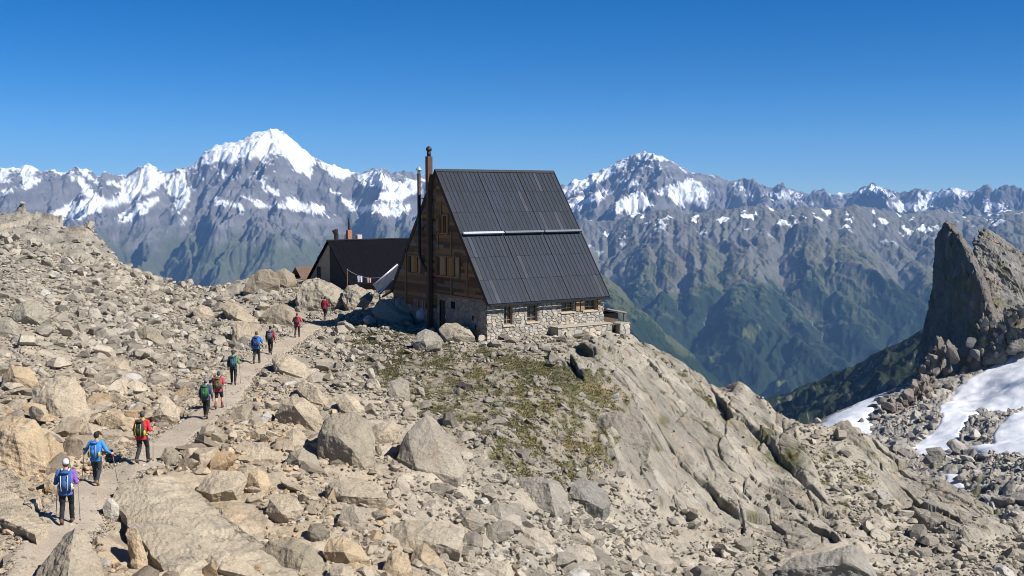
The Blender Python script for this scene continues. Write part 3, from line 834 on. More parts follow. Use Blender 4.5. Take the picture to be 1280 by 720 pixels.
SPIRE = [   # blocks: (direction, height, distance) of corner points
    # the blade: dark face to the left, its sunny crest running down to the right
    [(1183, 275, 338), (1177, 286, 342), (1171, 300, 346), (1163, 340, 350), (1157, 390, 353), (1153, 440, 355), (1148, 500, 356), (1190, 287, 332), (1201, 303, 322), (1216, 324, 312), (1228, 360, 306), (1242, 400, 301), (1250, 440, 298), (1244, 520, 296), (1188, 282, 352), (1215, 320, 360), (1262, 420, 372), (1270, 520, 375), (1165, 520, 340)],
    [(1180, 300, 352), (1176, 340, 354), (1172, 400, 356), (1170, 500, 356), (1200, 330, 340), (1205, 420, 338), (1203, 500, 336), (1215, 500, 360)],
    # second summit, a slab dipping to the right
    [(1222, 289, 362), (1232, 287, 366), (1243, 292, 366), (1262, 306, 366), (1282, 322, 364), (1320, 352, 360), (1380, 395, 350), (1216, 306, 358), (1222, 340, 346), (1236, 380, 338), (1262, 430, 326), (1330, 430, 320), (1240, 300, 392), (1300, 345, 395), (1400, 440, 380), (1250, 480, 350)],
    [(1228, 340, 345), (1246, 352, 338), (1270, 378, 332), (1300, 392, 330), (1246, 392, 322), (1262, 420, 316), (1310, 440, 316), (1235, 440, 325), (1340, 420, 350), (1250, 360, 370)],
    # knobs at the foot
    [(1200, 432, 306), (1212, 424, 304), (1224, 436, 300), (1230, 465, 297), (1215, 480, 296), (1195, 475, 300), (1212, 460, 318)],
    [(1225, 398, 308), (1238, 392, 305), (1252, 402, 301), (1262, 430, 296), (1255, 455, 292), (1232, 458, 295), (1222, 430, 302), (1245, 440, 320)],
    [(1252, 388, 306), (1268, 384, 303), (1290, 392, 298), (1310, 420, 292), (1290, 440, 288), (1262, 440, 290), (1280, 420, 315)],
    [(1128, 492, 325), (1140, 478, 322), (1156, 484, 318), (1168, 505, 312), (1158, 530, 306), (1120, 520, 312), (1142, 515, 330)],
    [(1098, 522, 318), (1110, 506, 316), (1126, 508, 312), (1138, 528, 305), (1128, 545, 298), (1095, 542, 304), (1116, 530, 325)],
]
sv_, sf_, off = [], [], 0
for bi, b_ in enumerate(SPIRE):
    pts = [ray(q[0], q[1], q[2] + (38 if bi < 7 else 6)) for q in b_]
    v, nn, f = hull_np(pts, .8 if bi < 4 else .55, 1)
    big = 1.0 if bi < 4 else .5
    st = v[:, [0, 1, 2]] * np.array([1, 1, .25])
    d = big * (2.1 * n3(st, 9, 5, 811) + 2.2 * (.22 - np.abs(n3(st, 4.2, 4, 821))) + 1.0 * (.2 - np.abs(n3(v, 1.6, 4, 831))))
    dia = v[:, 0] * .62 + v[:, 2] * .78
    d += .35 * big * np.sign(np.sin(dia * 1.05 + 2 * n3(v, 8, 3, 841))) * (bi in (2, 3))
    v = v + nn * d[:, None]
    sv_.append(v); sf_.append(f + off); off += len(v)
def shard(seed, sub=3):
    r = np.random.default_rng(seed); bm = bmesh.new(); bmesh.ops.create_icosphere(bm, subdivisions=sub, radius=1); bm.verts.ensure_lookup_table(); bm.verts.index_update()
    v = np.array([x.co[:] for x in bm.verts]); f = np.array([[q.index for q in x.verts] for x in bm.faces]); bm.free()
    for _ in range(16):
        a = r.normal(size=3) * np.array([1, 1, .6]); a /= np.linalg.norm(a); h = r.uniform(.35, .68); dd = v @ a - h; m = dd > 0; v[m] -= dd[m, None] * a
    v += v * (.04 * n3(v + seed, .4, 3, seed))[:, None]
    return v, f
_sh = [shard(k) for k in range(10)]
rs_ = np.random.default_rng(99)
for bi in range(len(SPIRE)):
    base = sv_[bi]; cnt = (460, 120, 460, 300, 70, 75, 80, 80, 80)[bi]
    for q in base[rs_.integers(0, len(base), cnt)]:
        v, f = _sh[rs_.integers(0, 10)]
        L = (.65 + 2.4 * rs_.random() ** 2.2) * (1 if bi < 4 else .5)
        vv = v * np.array([L * rs_.uniform(.5, 1.0), L * rs_.uniform(.5, 1.0), L * rs_.uniform(1.2, 2.8)])
        ta = rs_.normal() * .10 + (-.40 if bi in (2, 3) else -.06); cs_, sn_ = math.cos(ta), math.sin(ta)
        yw = rs_.uniform(0, 6.28); cy_, sy_ = math.cos(yw), math.sin(yw)
        vv = np.stack([vv[:, 0] * cy_ - vv[:, 1] * sy_, vv[:, 0] * sy_ + vv[:, 1] * cy_, vv[:, 2]], 1)
        vv = np.stack([vv[:, 0] * cs_ + vv[:, 2] * sn_, vv[:, 1], -vv[:, 0] * sn_ + vv[:, 2] * cs_], 1)
        cc = base.mean(0); q2 = q + (cc - q) / np.linalg.norm(cc - q) * L * .55 - np.array([0, 0, L * (.9 if q[2] > base[:, 2].max() - 8 else .3)])
        sv_.append(vv + q2); sf_.append(f + off); off += len(v)
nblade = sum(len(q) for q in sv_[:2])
for k in range(190):                             # broken crags along the foot
    qx_ = rs_.uniform(1140, 1300); dd0 = 340 - (qx_ - 1140) * .06 + rs_.uniform(-3, 8)
    qy_ = 488 - (qx_ - 1140) * .50 + rs_.uniform(-34, 10) + 10 * math.sin(qx_ / 9)
    v, f = _sh[rs_.integers(0, 10)]; L = .8 + 2.2 * rs_.random() ** 2
    yw = rs_.uniform(0, 6.28); cy_, sy_ = math.cos(yw), math.sin(yw)
    vv = v * np.array([L, L * .8, L * rs_.uniform(.9, 1.5)])
    vv = np.stack([vv[:, 0] * cy_ - vv[:, 1] * sy_, vv[:, 0] * sy_ + vv[:, 1] * cy_, vv[:, 2]], 1)
    vv[:, 0] += vv[:, 2] * rs_.uniform(-.22, .1)
    sv_.append(vv + ray(qx_, qy_, dd0)); sf_.append(f + off); off += len(v)
for k in range(170):                              # the dark broken ridge that comes down to the left
    tt = rs_.random(); qx_ = 1168 - 84 * tt + rs_.normal() * 6; qy_ = 474 + 70 * tt + rs_.normal() * 7; dd0 = 322 - 18 * tt
    v, f = _sh[rs_.integers(0, 10)]; L = .8 + 2.3 * rs_.random() ** 2
    yw = rs_.uniform(0, 6.28); cy_, sy_ = math.cos(yw), math.sin(yw)
    vv = v * np.array([L, L * .8, L * rs_.uniform(.65, 1.1)])
    vv = np.stack([vv[:, 0] * cy_ - vv[:, 1] * sy_, vv[:, 0] * sy_ + vv[:, 1] * cy_, vv[:, 2]], 1)
    sv_.append(vv + ray(qx_, qy_, dd0)); sf_.append(f + off); off += len(v)
sv_ = np.concatenate(sv_); sf_ = np.concatenate(sf_)
scol = np.array([.185, .175, .158]) * (1 + .45 * n3(sv_ * np.array([1, 1, .4]), 5, 5, 851)[:, None])
bro = smooth(0, .35, n3(sv_ * np.array([1, 1, .3]), 9, 3, 861) + .6 * (sv_[:, 0] < ray(1178, 400, 345)[0]))[:, None]
scol = scol * (1 - .35 * bro) + np.array([.20, .145, .10]) * .35 * bro
scol[:nblade] *= np.array([.78, .76, .76])        # the blade is darkened: shade of its steep face put into the colour
gm = smooth(.1, .3, n3(sv_, 7, 4, 871) - .004 * 0) * (sv_[:, 0] > ray(1205, 400, 330)[0])
scol = mix(scol, (.12, .115, .055), gm * .7)
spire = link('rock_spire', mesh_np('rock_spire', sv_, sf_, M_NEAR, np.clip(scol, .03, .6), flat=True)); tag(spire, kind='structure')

# ================================================================== HAZE (closed box of thin air)
def box_np(x0, x1, y0, y1, z0, z1):
    v = np.array([(x, y, z) for z in (z0, z1) for y in (y0, y1) for x in (x0, x1)], float)
    f = np.array([(0, 2, 3, 1), (4, 5, 7, 6), (0, 1, 5, 4), (2, 6, 7, 3), (0, 4, 6, 2), (1, 3, 7, 5)])
    return v, f
hm = bpy.data.materials.new('thin_air'); hm.use_nodes = True
hn = hm.node_tree; hn.nodes.clear()
ho = nd(hn, 'ShaderNodeOutputMaterial'); pv_ = nd(hn, 'ShaderNodeVolumePrincipled')
pv_.inputs['Color'].default_value = (.27, .53, 1.0, 1)
pv_.inputs['Density'].default_value = 3.6e-5
pv_.inputs['Anisotropy'].default_value = 0.0
hn.links.new(pv_.outputs[0], ho.inputs['Volume'])
v, f = box_np(-12500, 12500, -300, 21500, -2600, 740)
hz = link('haze', mesh_np('haze', v, f, hm, flat=True)); tag(hz, kind='stuff', label='thin blue mountain air between the camera and the far ranges', cat='haze')

# ================================================================== BOULDERS ONE CAN POINT AT
ROCK_GREY = (.30, .275, .235); ROCK_PALE = (.42, .37, .30); ROCK_WARM = (.42, .34, .245); ROCK_DARK = (.22, .20, .175); ROCK_WHITE = (.56, .54, .50)
landmarks = []          # (direction, height in the survey picture, name) for telling the smaller rocks apart
boulder_list = []

def boulder(outline, label, short=None, col=ROCK_PALE, lean=.85, thick=.8, nose=None, seed=0, name='boulder', group='boulders on the rocky slope', rough=1.0, raise_=0.0, slabby=None, dshift=0.0):
    """A block seen in the photograph: real size from its distance; leaning front faces, full depth behind, foot sunk in the ground."""
    o = np.array(outline, float)
    cx, y1, y0 = o[:, 0].mean(), o[:, 1].max(), o[:, 1].min()
    bi = o[:, 1].argmax()
    d0 = float(gbase(np.clip(o[bi, 0], -400, 1690), min(y1, 990))[1]) - .1 + dshift
    ppm = F / d0
    hm, wm = (y1 - y0) / ppm, (o[:, 0].max() - o[:, 0].min()) / ppm
    r = np.random.default_rng(int(cx * 7 + y1 * 13) + seed)
    pts = []
    for (x, y) in o:
        g = slabby if slabby is not None else None
        if g is None: d = d0 + (y1 - y) / ppm * lean + r.uniform(-.04, .10) * wm
        else:
            q_ = gbase(np.clip(x, -400, 1690), np.clip(y, 250, 990)); d = float(q_[1]) * (1 - raise_ / (CAM_Z - q_[2]))
        p = ray(x, y, d)
        pts.append(p)
    if slabby is None:
        tk = thick * wm
        for (x, y) in o:                                            # the back, tucked behind the front's outline
            q = ray(cx + (x - cx) * .72, y1 + (y - y1) * .8, 1.0)
            d = d0 + (y1 - y) / ppm * lean + tk
            pts.append(ray(cx + (x - cx) * .72, y1 + (y - y1) * .72, d))
        for (x, y) in o:
            if y > y0 + .55 * (y1 - y0):
                p = ray(x, y, d0 + (y1 - y) / ppm * lean); pts.append(p + np.array([0, .15 * wm, -.5 * hm]))
        if nose is None:
            a = r.uniform(-.2, .2); b = r.uniform(.3, .55)
            nose = [(cx + a * (o[:, 0].max() - o[:, 0].min()), y0 + b * (y1 - y0), -.16 * wm), (cx + (a + r.uniform(-.2, .25)) * (o[:, 0].max() - o[:, 0].min()), y0 + (b + .25) * (y1 - y0), -.14 * wm)]
        for (x, y, dd) in nose:
            pts.append(ray(x, y, d0 + (y1 - y) / ppm * lean + dd))
    else:
        # a slab lying on the slope: top surface lifted, edges down into the ground
        top = np.array(pts); c = top.mean(0)
        pts = []
        for p in top:
            pts.append(p)
            pts.append(p + np.array([0, .2, -slabby]) + (c - p) * -.02)
    e = max(2.2 / ppm, .018 * wm)
    v, nn, f = hull_np(pts, e, 0, 16000)
    s = max(wm, .3)
    amp = .022 * s * rough
    dsp = amp * (1.3 * n3(v, .34 * s, 4, seed + 5) + .8 * n3(v, .1 * s, 4, seed + 6)) + .5 * amp * np.minimum(0, n3(v, .5 * s, 3, seed + 8)) * 2 + .012 * n3(v, .12, 3, seed + 9)
    if slabby is not None: dsp = dsp + .17 * n3(v, 1.5, 4, seed + 21) + .09 * n3(v, .5, 4, seed + 22); v = v + .16 * np.stack([n3(v, 1.1, 3, 31), n3(v, 1.1, 3, 41), 0 * v[:, 0]], 1)
    v = v + nn * dsp[:, None]
    c = v.mean(0); c[2] = v[:, 2].min()
    me = mesh_np(name, v - c, f, M_BOULDER, flat=True)
    ob = link(name, me); ob.location = c
    k = r.uniform(.92, 1.08)
    wrm = 1 - .8 * smooth(350, 800, cx)
    ob.color = (*[min(.9, q * k * w_) for q, w_ in zip(col, (1 + .07 * wrm, 1 + .0 * wrm, 1 - .11 * wrm))], 1)
    tag(ob, label, 'boulder' if name == 'boulder' else name, group)
    boulder_list.append((cx, (y0 + y1) / 2, (o[:, 0].max() - o[:, 0].min())))
    if short: landmarks.append((cx, (y0 + y1) / 2, short))
    return ob

# left of the path
boulder([(37, 504), (40, 486), (56, 478), (74, 470), (95, 471), (106, 490), (112, 518), (104, 534), (86, 532), (60, 524), (45, 512)], 'biggest pale block left of the path with a dark undercut left end', 'the big undercut block', ROCK_PALE, lean=.9, nose=[(66, 500, -.55), (88, 500, -.3)])
boulder([(1, 472), (14, 456), (38, 459), (48, 478), (40, 484), (20, 485), (4, 482)], 'warm rounded block at the left edge above the big undercut block', 'the warm block at the left edge', ROCK_WARM, nose=[(18, 470, -.5)])
boulder([(122, 453), (140, 445), (156, 450), (166, 463), (158, 471), (136, 471)], 'pale wedge among small rubble well left of the blue shirted hikers', 'the pale wedge', ROCK_PALE)
boulder([(-30, 525), (5, 518), (28, 520), (48, 530), (60, 552), (56, 584), (30, 594), (-30, 588)], 'largest orange tinged outcrop at the left edge, cracked and weathered', 'the orange outcrop', ROCK_WARM, rough=1.9, nose=[(20, 545, -.6)])
boulder([(46, 548), (62, 540), (78, 556), (82, 578), (70, 592), (48, 590)], 'orange cracked block against the right side of the weathered outcrop', 'the orange cracked block', ROCK_WARM, rough=1.6)
boulder([(119, 524), (134, 514), (152, 517), (168, 526), (170, 538), (150, 540), (128, 536)], 'long brown topped rock behind the hiker with the light blue shirt', 'the long brown rock', ROCK_WARM)
boulder([(189, 521), (199, 507), (216, 503), (226, 512), (222, 523), (200, 527)], 'flat topped block beside the path behind the red jacketed hiker', 'the flat topped path block', ROCK_PALE, nose=[(205, 518, -.35)])
boulder([(130, 548), (138, 536), (152, 537), (161, 548), (150, 555), (134, 554)], 'smooth grey round stone between the blue shirted and red jacketed hikers', 'the smooth round stone', ROCK_GREY)
boulder([(98, 540), (110, 528), (126, 534), (130, 545), (112, 552)], 'pale angular rock just behind the blue shirted hiker', None, ROCK_PALE)
boulder([(54, 598), (66, 590), (80, 596), (84, 612), (70, 618), (56, 612)], 'brown shaded block left of the purple sleeved hiker', 'the brown shaded block', ROCK_WARM)
boulder([(-40, 575), (0, 580), (12, 586), (30, 606), (46, 622), (42, 634), (10, 612), (-40, 592)], 'long pale slab at the left edge, the upper of two slanting slabs', 'the upper slanting slab', ROCK_PALE, slabby=.9, raise_=.3, name='rock_slab')
boulder([(-40, 598), (2, 608), (22, 622), (44, 640), (58, 656), (44, 668), (10, 652), (-40, 640)], 'long pale slab at the left edge, the lower of two slanting slabs', 'the lower slanting slab', ROCK_PALE, slabby=1.0, raise_=.3, name='rock_slab')
boulder([(40, 728), (52, 708), (68, 684), (80, 668), (94, 660), (108, 672), (122, 692), (134, 728)], 'big pointed boulder at the lower left with a streaked dark left face', 'the big pointed boulder', (.36, .32, .265), lean=.75, nose=[(88, 690, -.35), (84, 722, -.5)], rough=1.3, thick=.9)
boulder([(128, 635), (132, 624), (140, 622), (149, 632), (148, 643), (138, 647), (130, 644)], 'small white stone at the corner of the huge slab beside the path', 'the small white stone', ROCK_WHITE, lean=.4)
boulder([(137, 621), (152, 608), (178, 601), (206, 597), (236, 608), (252, 634), (300, 668), (340, 692), (390, 728), (214, 728), (192, 692), (176, 656), (160, 640)], 'huge flat pale slab right of the path in the foreground', 'the huge flat slab', (.43, .385, .315), slabby=1.6, raise_=.32, name='rock_slab', rough=.75, dshift=0)
boulder([(157, 668), (160, 660), (172, 661), (182, 690), (184, 704), (172, 712), (164, 696)], 'narrow upright stone tucked against the lower edge of the huge slab', 'the narrow upright stone', ROCK_WARM, lean=.5)
boulder([(163, 704), (166, 694), (178, 691), (185, 700), (184, 710), (172, 714)], 'rounded brown stone below the narrow upright stone', None, ROCK_WARM)
boulder([(250, 726), (254, 708), (264, 692), (282, 689), (306, 700), (336, 726)], 'pale block with dark left end at the bottom edge upon the huge slab', 'the block on the huge slab', ROCK_PALE, nose=[(276, 712, -.5)])
boulder([(318, 690), (336, 676), (362, 670), (388, 682), (404, 698), (408, 728), (352, 728)], 'large grey brown boulder at the bottom edge right of the huge slab', 'the large grey bottom boulder', (.30, .27, .215), lean=.6, nose=[(380, 694, -.5), (372, 724, -.55)], rough=1.4)
boulder([(306, 604), (312, 590), (322, 586), (335, 592), (338, 608), (328, 618), (312, 616)], 'cube shaped block with a dark left side beside the huge slab', 'the cube shaped block', ROCK_WARM, nose=[(323, 604, -.35)])
boulder([(244, 612), (256, 597), (272, 589), (300, 589), (309, 600), (296, 614), (262, 623)], 'flat pale slab piece above the huge slab', 'the flat slab piece', ROCK_PALE, lean=1.3, nose=[(265, 618, -.3), (290, 612, -.3)])
boulder([(332, 640), (337, 624), (350, 619), (370, 623), (381, 636), (368, 649), (344, 650)], 'wide pale block in the rubble right of the huge slab', 'the wide pale block', ROCK_PALE, nose=[(352, 642, -.35)])
boulder([(406, 622), (410, 606), (424, 594), (452, 598), (478, 608), (482, 622), (462, 632), (426, 634)], 'long flat topped block with a dark front edge in the middle foreground', 'the long flat topped block', ROCK_PALE, lean=1.1, nose=[(428, 620, -.45), (460, 622, -.3)])
boulder([(422, 650), (428, 636), (442, 630), (456, 640), (460, 654), (446, 662), (428, 660)], 'rounded grey boulder below the long flat topped block', 'the rounded grey boulder', ROCK_GREY)
boulder([(384, 664), (388, 655), (402, 654), (412, 664), (400, 672), (388, 671)], 'small dark stone between the large grey bottom boulder and the rounded grey boulder', None, ROCK_DARK)
boulder([(403, 690), (412, 674), (428, 668), (452, 682), (462, 700), (440, 708), (412, 704)], 'broken warm block with dark undercut near the bottom edge', 'the broken warm block', ROCK_WARM, nose=[(430, 690, -.4)])
boulder([(420, 722), (428, 706), (446, 702), (470, 712), (476, 726)], 'brown mottled boulder cut by the bottom edge', 'the brown mottled boulder', ROCK_WARM)
boulder([(397, 545), (404, 528), (414, 518), (442, 514), (460, 524), (470, 548), (468, 572), (456, 586), (440, 588), (416, 578), (398, 568)], 'large boulder with a flat grey top and a dark overhanging left face', 'the overhanging boulder', (.32, .29, .24), lean=.75, nose=[(402, 541, -.25), (424, 548, -.75), (440, 562, -.7)], thick=.9)
boulder([(343, 519), (352, 505), (364, 495), (380, 497), (398, 512), (405, 532), (396, 542), (376, 532), (352, 524)], 'pale boulder with a black hollow under its left side above the overhanging boulder', 'the hollow sided boulder', ROCK_PALE, nose=[(368, 508, -.55)])
boulder([(352, 556), (358, 542), (366, 535), (380, 541), (390, 556), (380, 563), (360, 562)], 'pale triangular block left of the overhanging boulder', 'the triangular block', ROCK_PALE, nose=[(366, 556, -.35)])
boulder([(296, 576), (306, 562), (318, 553), (334, 558), (348, 574), (336, 584), (312, 582)], 'pale pointed block in the rubble right of the gravel path', 'the pale pointed block', ROCK_PALE, nose=[(312, 574, -.3)])
boulder([(354, 580), (362, 566), (378, 560), (396, 570), (400, 584), (380, 592), (360, 590)], 'dark faced block below the pale triangular block', 'the dark faced block', ROCK_GREY, nose=[(372, 574, -.5)])
boulder([(496, 572), (500, 556), (510, 538), (522, 525), (534, 517), (548, 528), (562, 545), (576, 568), (584, 588), (572, 598), (548, 602), (518, 592)], 'great triangular pale boulder with a smooth sunlit face', 'the great triangular boulder', (.36, .33, .28), lean=1.0, nose=[(512, 556, -.35), (550, 566, -.45), (520, 584, -.55)], thick=.7, rough=.7)
boulder([(340, 448), (346, 441), (362, 443), (380, 455), (394, 468), (384, 474), (362, 470), (344, 464)], 'upper flat slab of a row of slabs right of the path', 'the upper slab in the row', ROCK_PALE, nose=[(350, 462, -.4)], lean=1.3)
boulder([(346, 474), (358, 468), (372, 473), (384, 482), (376, 488), (356, 484)], 'middle slab of a row of slabs right of the path', None, ROCK_PALE, lean=1.2)
boulder([(370, 486), (378, 474), (392, 480), (410, 498), (406, 506), (388, 502)], 'lowest slab of a row of slabs right of the path', 'the lowest slab in the row', ROCK_PALE, lean=1.2)
boulder([(420, 502), (430, 490), (448, 500), (456, 512), (440, 518), (426, 512)], 'sloping pale slab above the overhanging boulder', None, ROCK_PALE, lean=1.3)
boulder([(485, 492), (488, 478), (500, 471), (510, 476), (512, 488), (506, 497), (492, 500)], 'single rounded grey boulder on the mossy slope below the hut', 'the rounded boulder on the moss', ROCK_GREY, rough=.7)
boulder([(516, 428), (522, 416), (532, 411), (546, 416), (554, 426), (548, 436), (536, 441), (522, 437)], 'grey boulder with a dark left face on the grass below the gable', 'the grey boulder below the gable', (.30, .285, .25), nose=[(530, 426, -.5)], thick=.6)
boulder([(483, 670), (490, 656), (506, 650), (540, 651), (562, 660), (578, 674), (574, 688), (548, 691), (522, 684), (498, 686), (486, 678)], 'wide low table like rock near the bottom edge', 'the table like rock', (.40, .355, .29), lean=1.2, nose=[(510, 672, -.35), (552, 680, -.35)])
boulder([(512, 702), (518, 686), (530, 678), (544, 690), (560, 712), (550, 722), (524, 718)], 'steep sided warm rock directly below the table like rock', 'the steep warm rock', ROCK_WARM, nose=[(526, 698, -.3)])
boulder([(481, 706), (490, 686), (510, 692), (516, 714), (500, 728), (470, 728)], 'broad warm boulder on the bottom edge left of the steep warm rock', 'the broad warm boulder', ROCK_WARM)
boulder([(637, 610), (642, 600), (654, 596), (684, 597), (700, 603), (708, 618), (713, 640), (704, 650), (690, 648), (660, 636), (640, 622)], 'big block with a dark left face and a sunlit right end', 'the two toned block', (.29, .265, .23), lean=.6, nose=[(686, 604, -.5), (694, 644, -.75)], rough=1.4)
boulder([(711, 622), (714, 606), (724, 597), (742, 602), (758, 616), (763, 628), (754, 637), (730, 638)], 'grey faceted boulder right of the two toned block', 'the grey faceted boulder', (.28, .265, .235), nose=[(726, 612, -.3), (734, 626, -.4)])
boulder([(606, 644), (610, 632), (624, 629), (640, 632), (646, 645), (632, 655), (614, 653)], 'roundish grey boulder left below the two toned block', None, ROCK_GREY)
boulder([(570, 652), (576, 640), (590, 636), (604, 644), (606, 656), (590, 664), (574, 662)], 'blocky grey rock right of the table like rock', 'the blocky grey rock', ROCK_GREY, nose=[(582, 648, -.3)])
boulder([(576, 678), (582, 666), (594, 664), (604, 672), (602, 684), (588, 688)], 'dark rounded stone touching the table like rock', None, ROCK_DARK)
boulder([(642, 676), (648, 662), (668, 659), (686, 664), (694, 676), (680, 683), (656, 682)], 'pale flattish boulder below the two toned block', 'the pale flattish boulder', ROCK_PALE, lean=1.1)
boulder([(702, 700), (708, 686), (722, 680), (738, 683), (747, 697), (736, 708), (712, 707)], 'pale rounded boulder near the bottom edge below the grey faceted boulder', 'the pale rounded boulder', ROCK_PALE)
boulder([(597, 724), (602, 708), (616, 701), (636, 702), (642, 716), (640, 728)], 'smooth pale boulder cut by the bottom edge in the middle', 'the smooth bottom boulder', ROCK_PALE)
boulder([(786, 686), (792, 677), (804, 676), (824, 688), (844, 704), (838, 714), (818, 712), (798, 700)], 'elongated pale boulder with a shaded left side at the foot of the rock face', 'the elongated boulder', ROCK_PALE, nose=[(808, 690, -.3), (822, 706, -.35)])
boulder([(962, 728), (970, 712), (988, 699), (1030, 690), (1064, 682), (1080, 694), (1090, 708), (1102, 728)], 'large grey block cut by the bottom edge at the right', 'the large grey block at the right', (.29, .27, .235), lean=.8, nose=[(1000, 712, -.4), (1062, 704, -.7)], rough=1.5, thick=.5)
boulder([(733, 545), (738, 530), (750, 518), (772, 514), (794, 520), (808, 535), (813, 552), (802, 570), (788, 574), (766, 568), (742, 558)], 'dark domed outcrop sticking out of the rock face below the hut', 'the dark domed outcrop', (.24, .21, .175), lean=.6, rough=1.6, nose=[(764, 536, -.7), (780, 556, -.9)], thick=1.0)
boulder([(12, 394), (18, 383), (28, 377), (48, 377), (58, 385), (63, 396), (50, 405), (36, 407), (20, 402)], 'large flat grey block high on the left slope', 'the flat grey block', (.33, .315, .27), nose=[(34, 395, -.6)])
boulder([(-8, 402), (4, 396), (14, 397), (24, 408), (22, 419), (4, 422), (-8, 420)], 'grey block at the left edge below the flat grey block', 'the grey block at the left edge', (.34, .32, .275))
boulder([(166, 424), (172, 413), (182, 408), (196, 412), (206, 424), (200, 431), (182, 431)], 'lone grey brown boulder in the middle of the left slope', 'the lone boulder on the left slope', (.29, .265, .22), nose=[(184, 422, -.5)])
boulder([(275, 384), (284, 376), (300, 382), (318, 397), (312, 404), (292, 400)], 'pale flat slab leaning above the white sided slab', 'the leaning flat slab', ROCK_PALE, lean=1.3)
boulder([(289, 428), (291, 410), (296, 401), (312, 402), (326, 406), (336, 422), (334, 431), (312, 433), (298, 432)], 'smooth pale slab behind the pair of blue and dark jacketed hikers', 'the smooth pale slab', ROCK_PALE, lean=.9, nose=[(296, 420, -.3)])
boulder([(324, 396), (334, 385), (350, 381), (366, 386), (378, 398), (368, 408), (340, 407)], 'brown domed rock left of the farthest hikers', 'the brown domed rock', (.28, .25, .205))
boulder([(303, 364), (312, 346), (324, 337), (338, 336), (350, 345), (348, 356), (330, 358), (316, 366)], 'dark faced rock on the skyline left of the annex', 'the dark skyline rock', (.27, .24, .20), nose=[(322, 352, -.2)], lean=.4)
boulder([(342, 352), (346, 338), (356, 335), (368, 343), (372, 354), (358, 358)], 'brown rock on the skyline just right of the dark skyline rock', None, (.27, .24, .20))
boulder([(368, 378), (372, 362), (384, 350), (398, 347), (416, 354), (430, 362), (436, 378), (420, 388), (396, 390), (378, 388)], 'lumpy pale outcrop in front of the dark annex', 'the lumpy outcrop', (.33, .305, .26), rough=2.2, nose=[(398, 362, -.7), (412, 374, -.7)])
boulder([(426, 372), (434, 358), (446, 355), (462, 364), (468, 378), (452, 386), (434, 384)], 'smaller pale outcrop between the lumpy outcrop and the hut', None, (.34, .31, .265), rough=2.0)
boulder([(492, 392), (494, 374), (500, 369), (511, 371), (514, 386), (512, 396), (500, 397)], 'squarish pale block leaning on the left foot of the gable', 'the squarish gable block', ROCK_PALE, dshift=-2)
boulder([(464, 388), (474, 374), (492, 374), (506, 386), (516, 398), (500, 404), (476, 398)], 'smooth sloping rock in front of the squarish gable block', 'the smooth sloping rock', (.36, .33, .28), lean=1.3)
boulder([(548, 412), (556, 404), (572, 403), (586, 410), (594, 422), (580, 428), (558, 424)], 'smooth domed rock against the foot of the shaded gable', 'the domed rock at the gable', (.34, .305, .25), lean=1.0)
boulder([(240, 388), (250, 380), (262, 384), (268, 394), (256, 400), (244, 397)], 'pale block high up left of the leaning flat slab', None, ROCK_PALE)
boulder([(440, 545), (470, 530), (492, 524), (500, 536), (492, 550), (470, 556)], 'pale wedge between the overhanging boulder and the great triangular boulder', None, ROCK_PALE)
boulder([(200, 572), (206, 560), (216, 558), (224, 566), (222, 578), (208, 580)], 'knobbly dark grey stone on the right edge of the path', 'the knobbly stone', ROCK_GREY)
n_hand = len(boulder_list)

# loose masonry blocks lying along the front of the hut
for i, (px, py, w, h) in enumerate([(641, 434, 7, 5), (650, 436, 9, 6), (660, 433, 8, 5), (668, 437, 9, 7), (677, 434, 7, 8), (684, 437, 10, 6), (693, 435, 8, 5), (735, 430, 8, 5), (757, 429, 10, 6), (722, 432, 6, 4)]):
    boulder([(px - w * .5, py), (px - w * .45, py - h * .6), (px + w * .3, py - h * .75), (px + w * .52, py - h * .4), (px + w * .5, py + 1), (px, py + 1.5)],
            ['leftmost squared block below the first hut window', 'squared block second from left along the hut front', 'small squared block third along the hut front', 'flat squared block below the tall second window',
             'dark gapped squared block in the middle of the row along the hut', 'widest squared block in the row along the hut front', 'squared block nearest the retaining ledge of the hut', 'loose block on the grass below the hut ledge',
             'loose grey block at the right end of the hut ledge', 'tiny loose block below the paired hut windows'][i], None, ROCK_GREY, name='stone_block', group='squared blocks along the hut front')

# ================================================================== SMALLER ROCKS
def ico(sub):
    bm = bmesh.new(); bmesh.ops.create_icosphere(bm, subdivisions=sub, radius=1)
    bm.verts.ensure_lookup_table()
    v = np.array([x.co[:] for x in bm.verts]); f = np.array([[q.index for q in x.verts] for x in bm.faces]); bm.free()
    return v, f
def clip_rock(seed, sub, n=11, jit=.03):
    r = np.random.default_rng(seed); v, f = ico(sub); v = v.copy()
    for _ in range(n):
        a = r.normal(size=3); a /= np.linalg.norm(a); h = r.uniform(.40, .72)
        dd = v @ a - h; m = dd > 0
        v[m] -= dd[m, None] * a
    v /= np.abs(v).max(0)
    v += jit * r.normal(size=v.shape) * (1 if sub < 3 else .35)
    if sub >= 3: v += v * (.06 * n3(v + seed, .5, 3, seed) + .03 * n3(v + seed, .16, 3, seed + 1))[:, None]
    return v, f

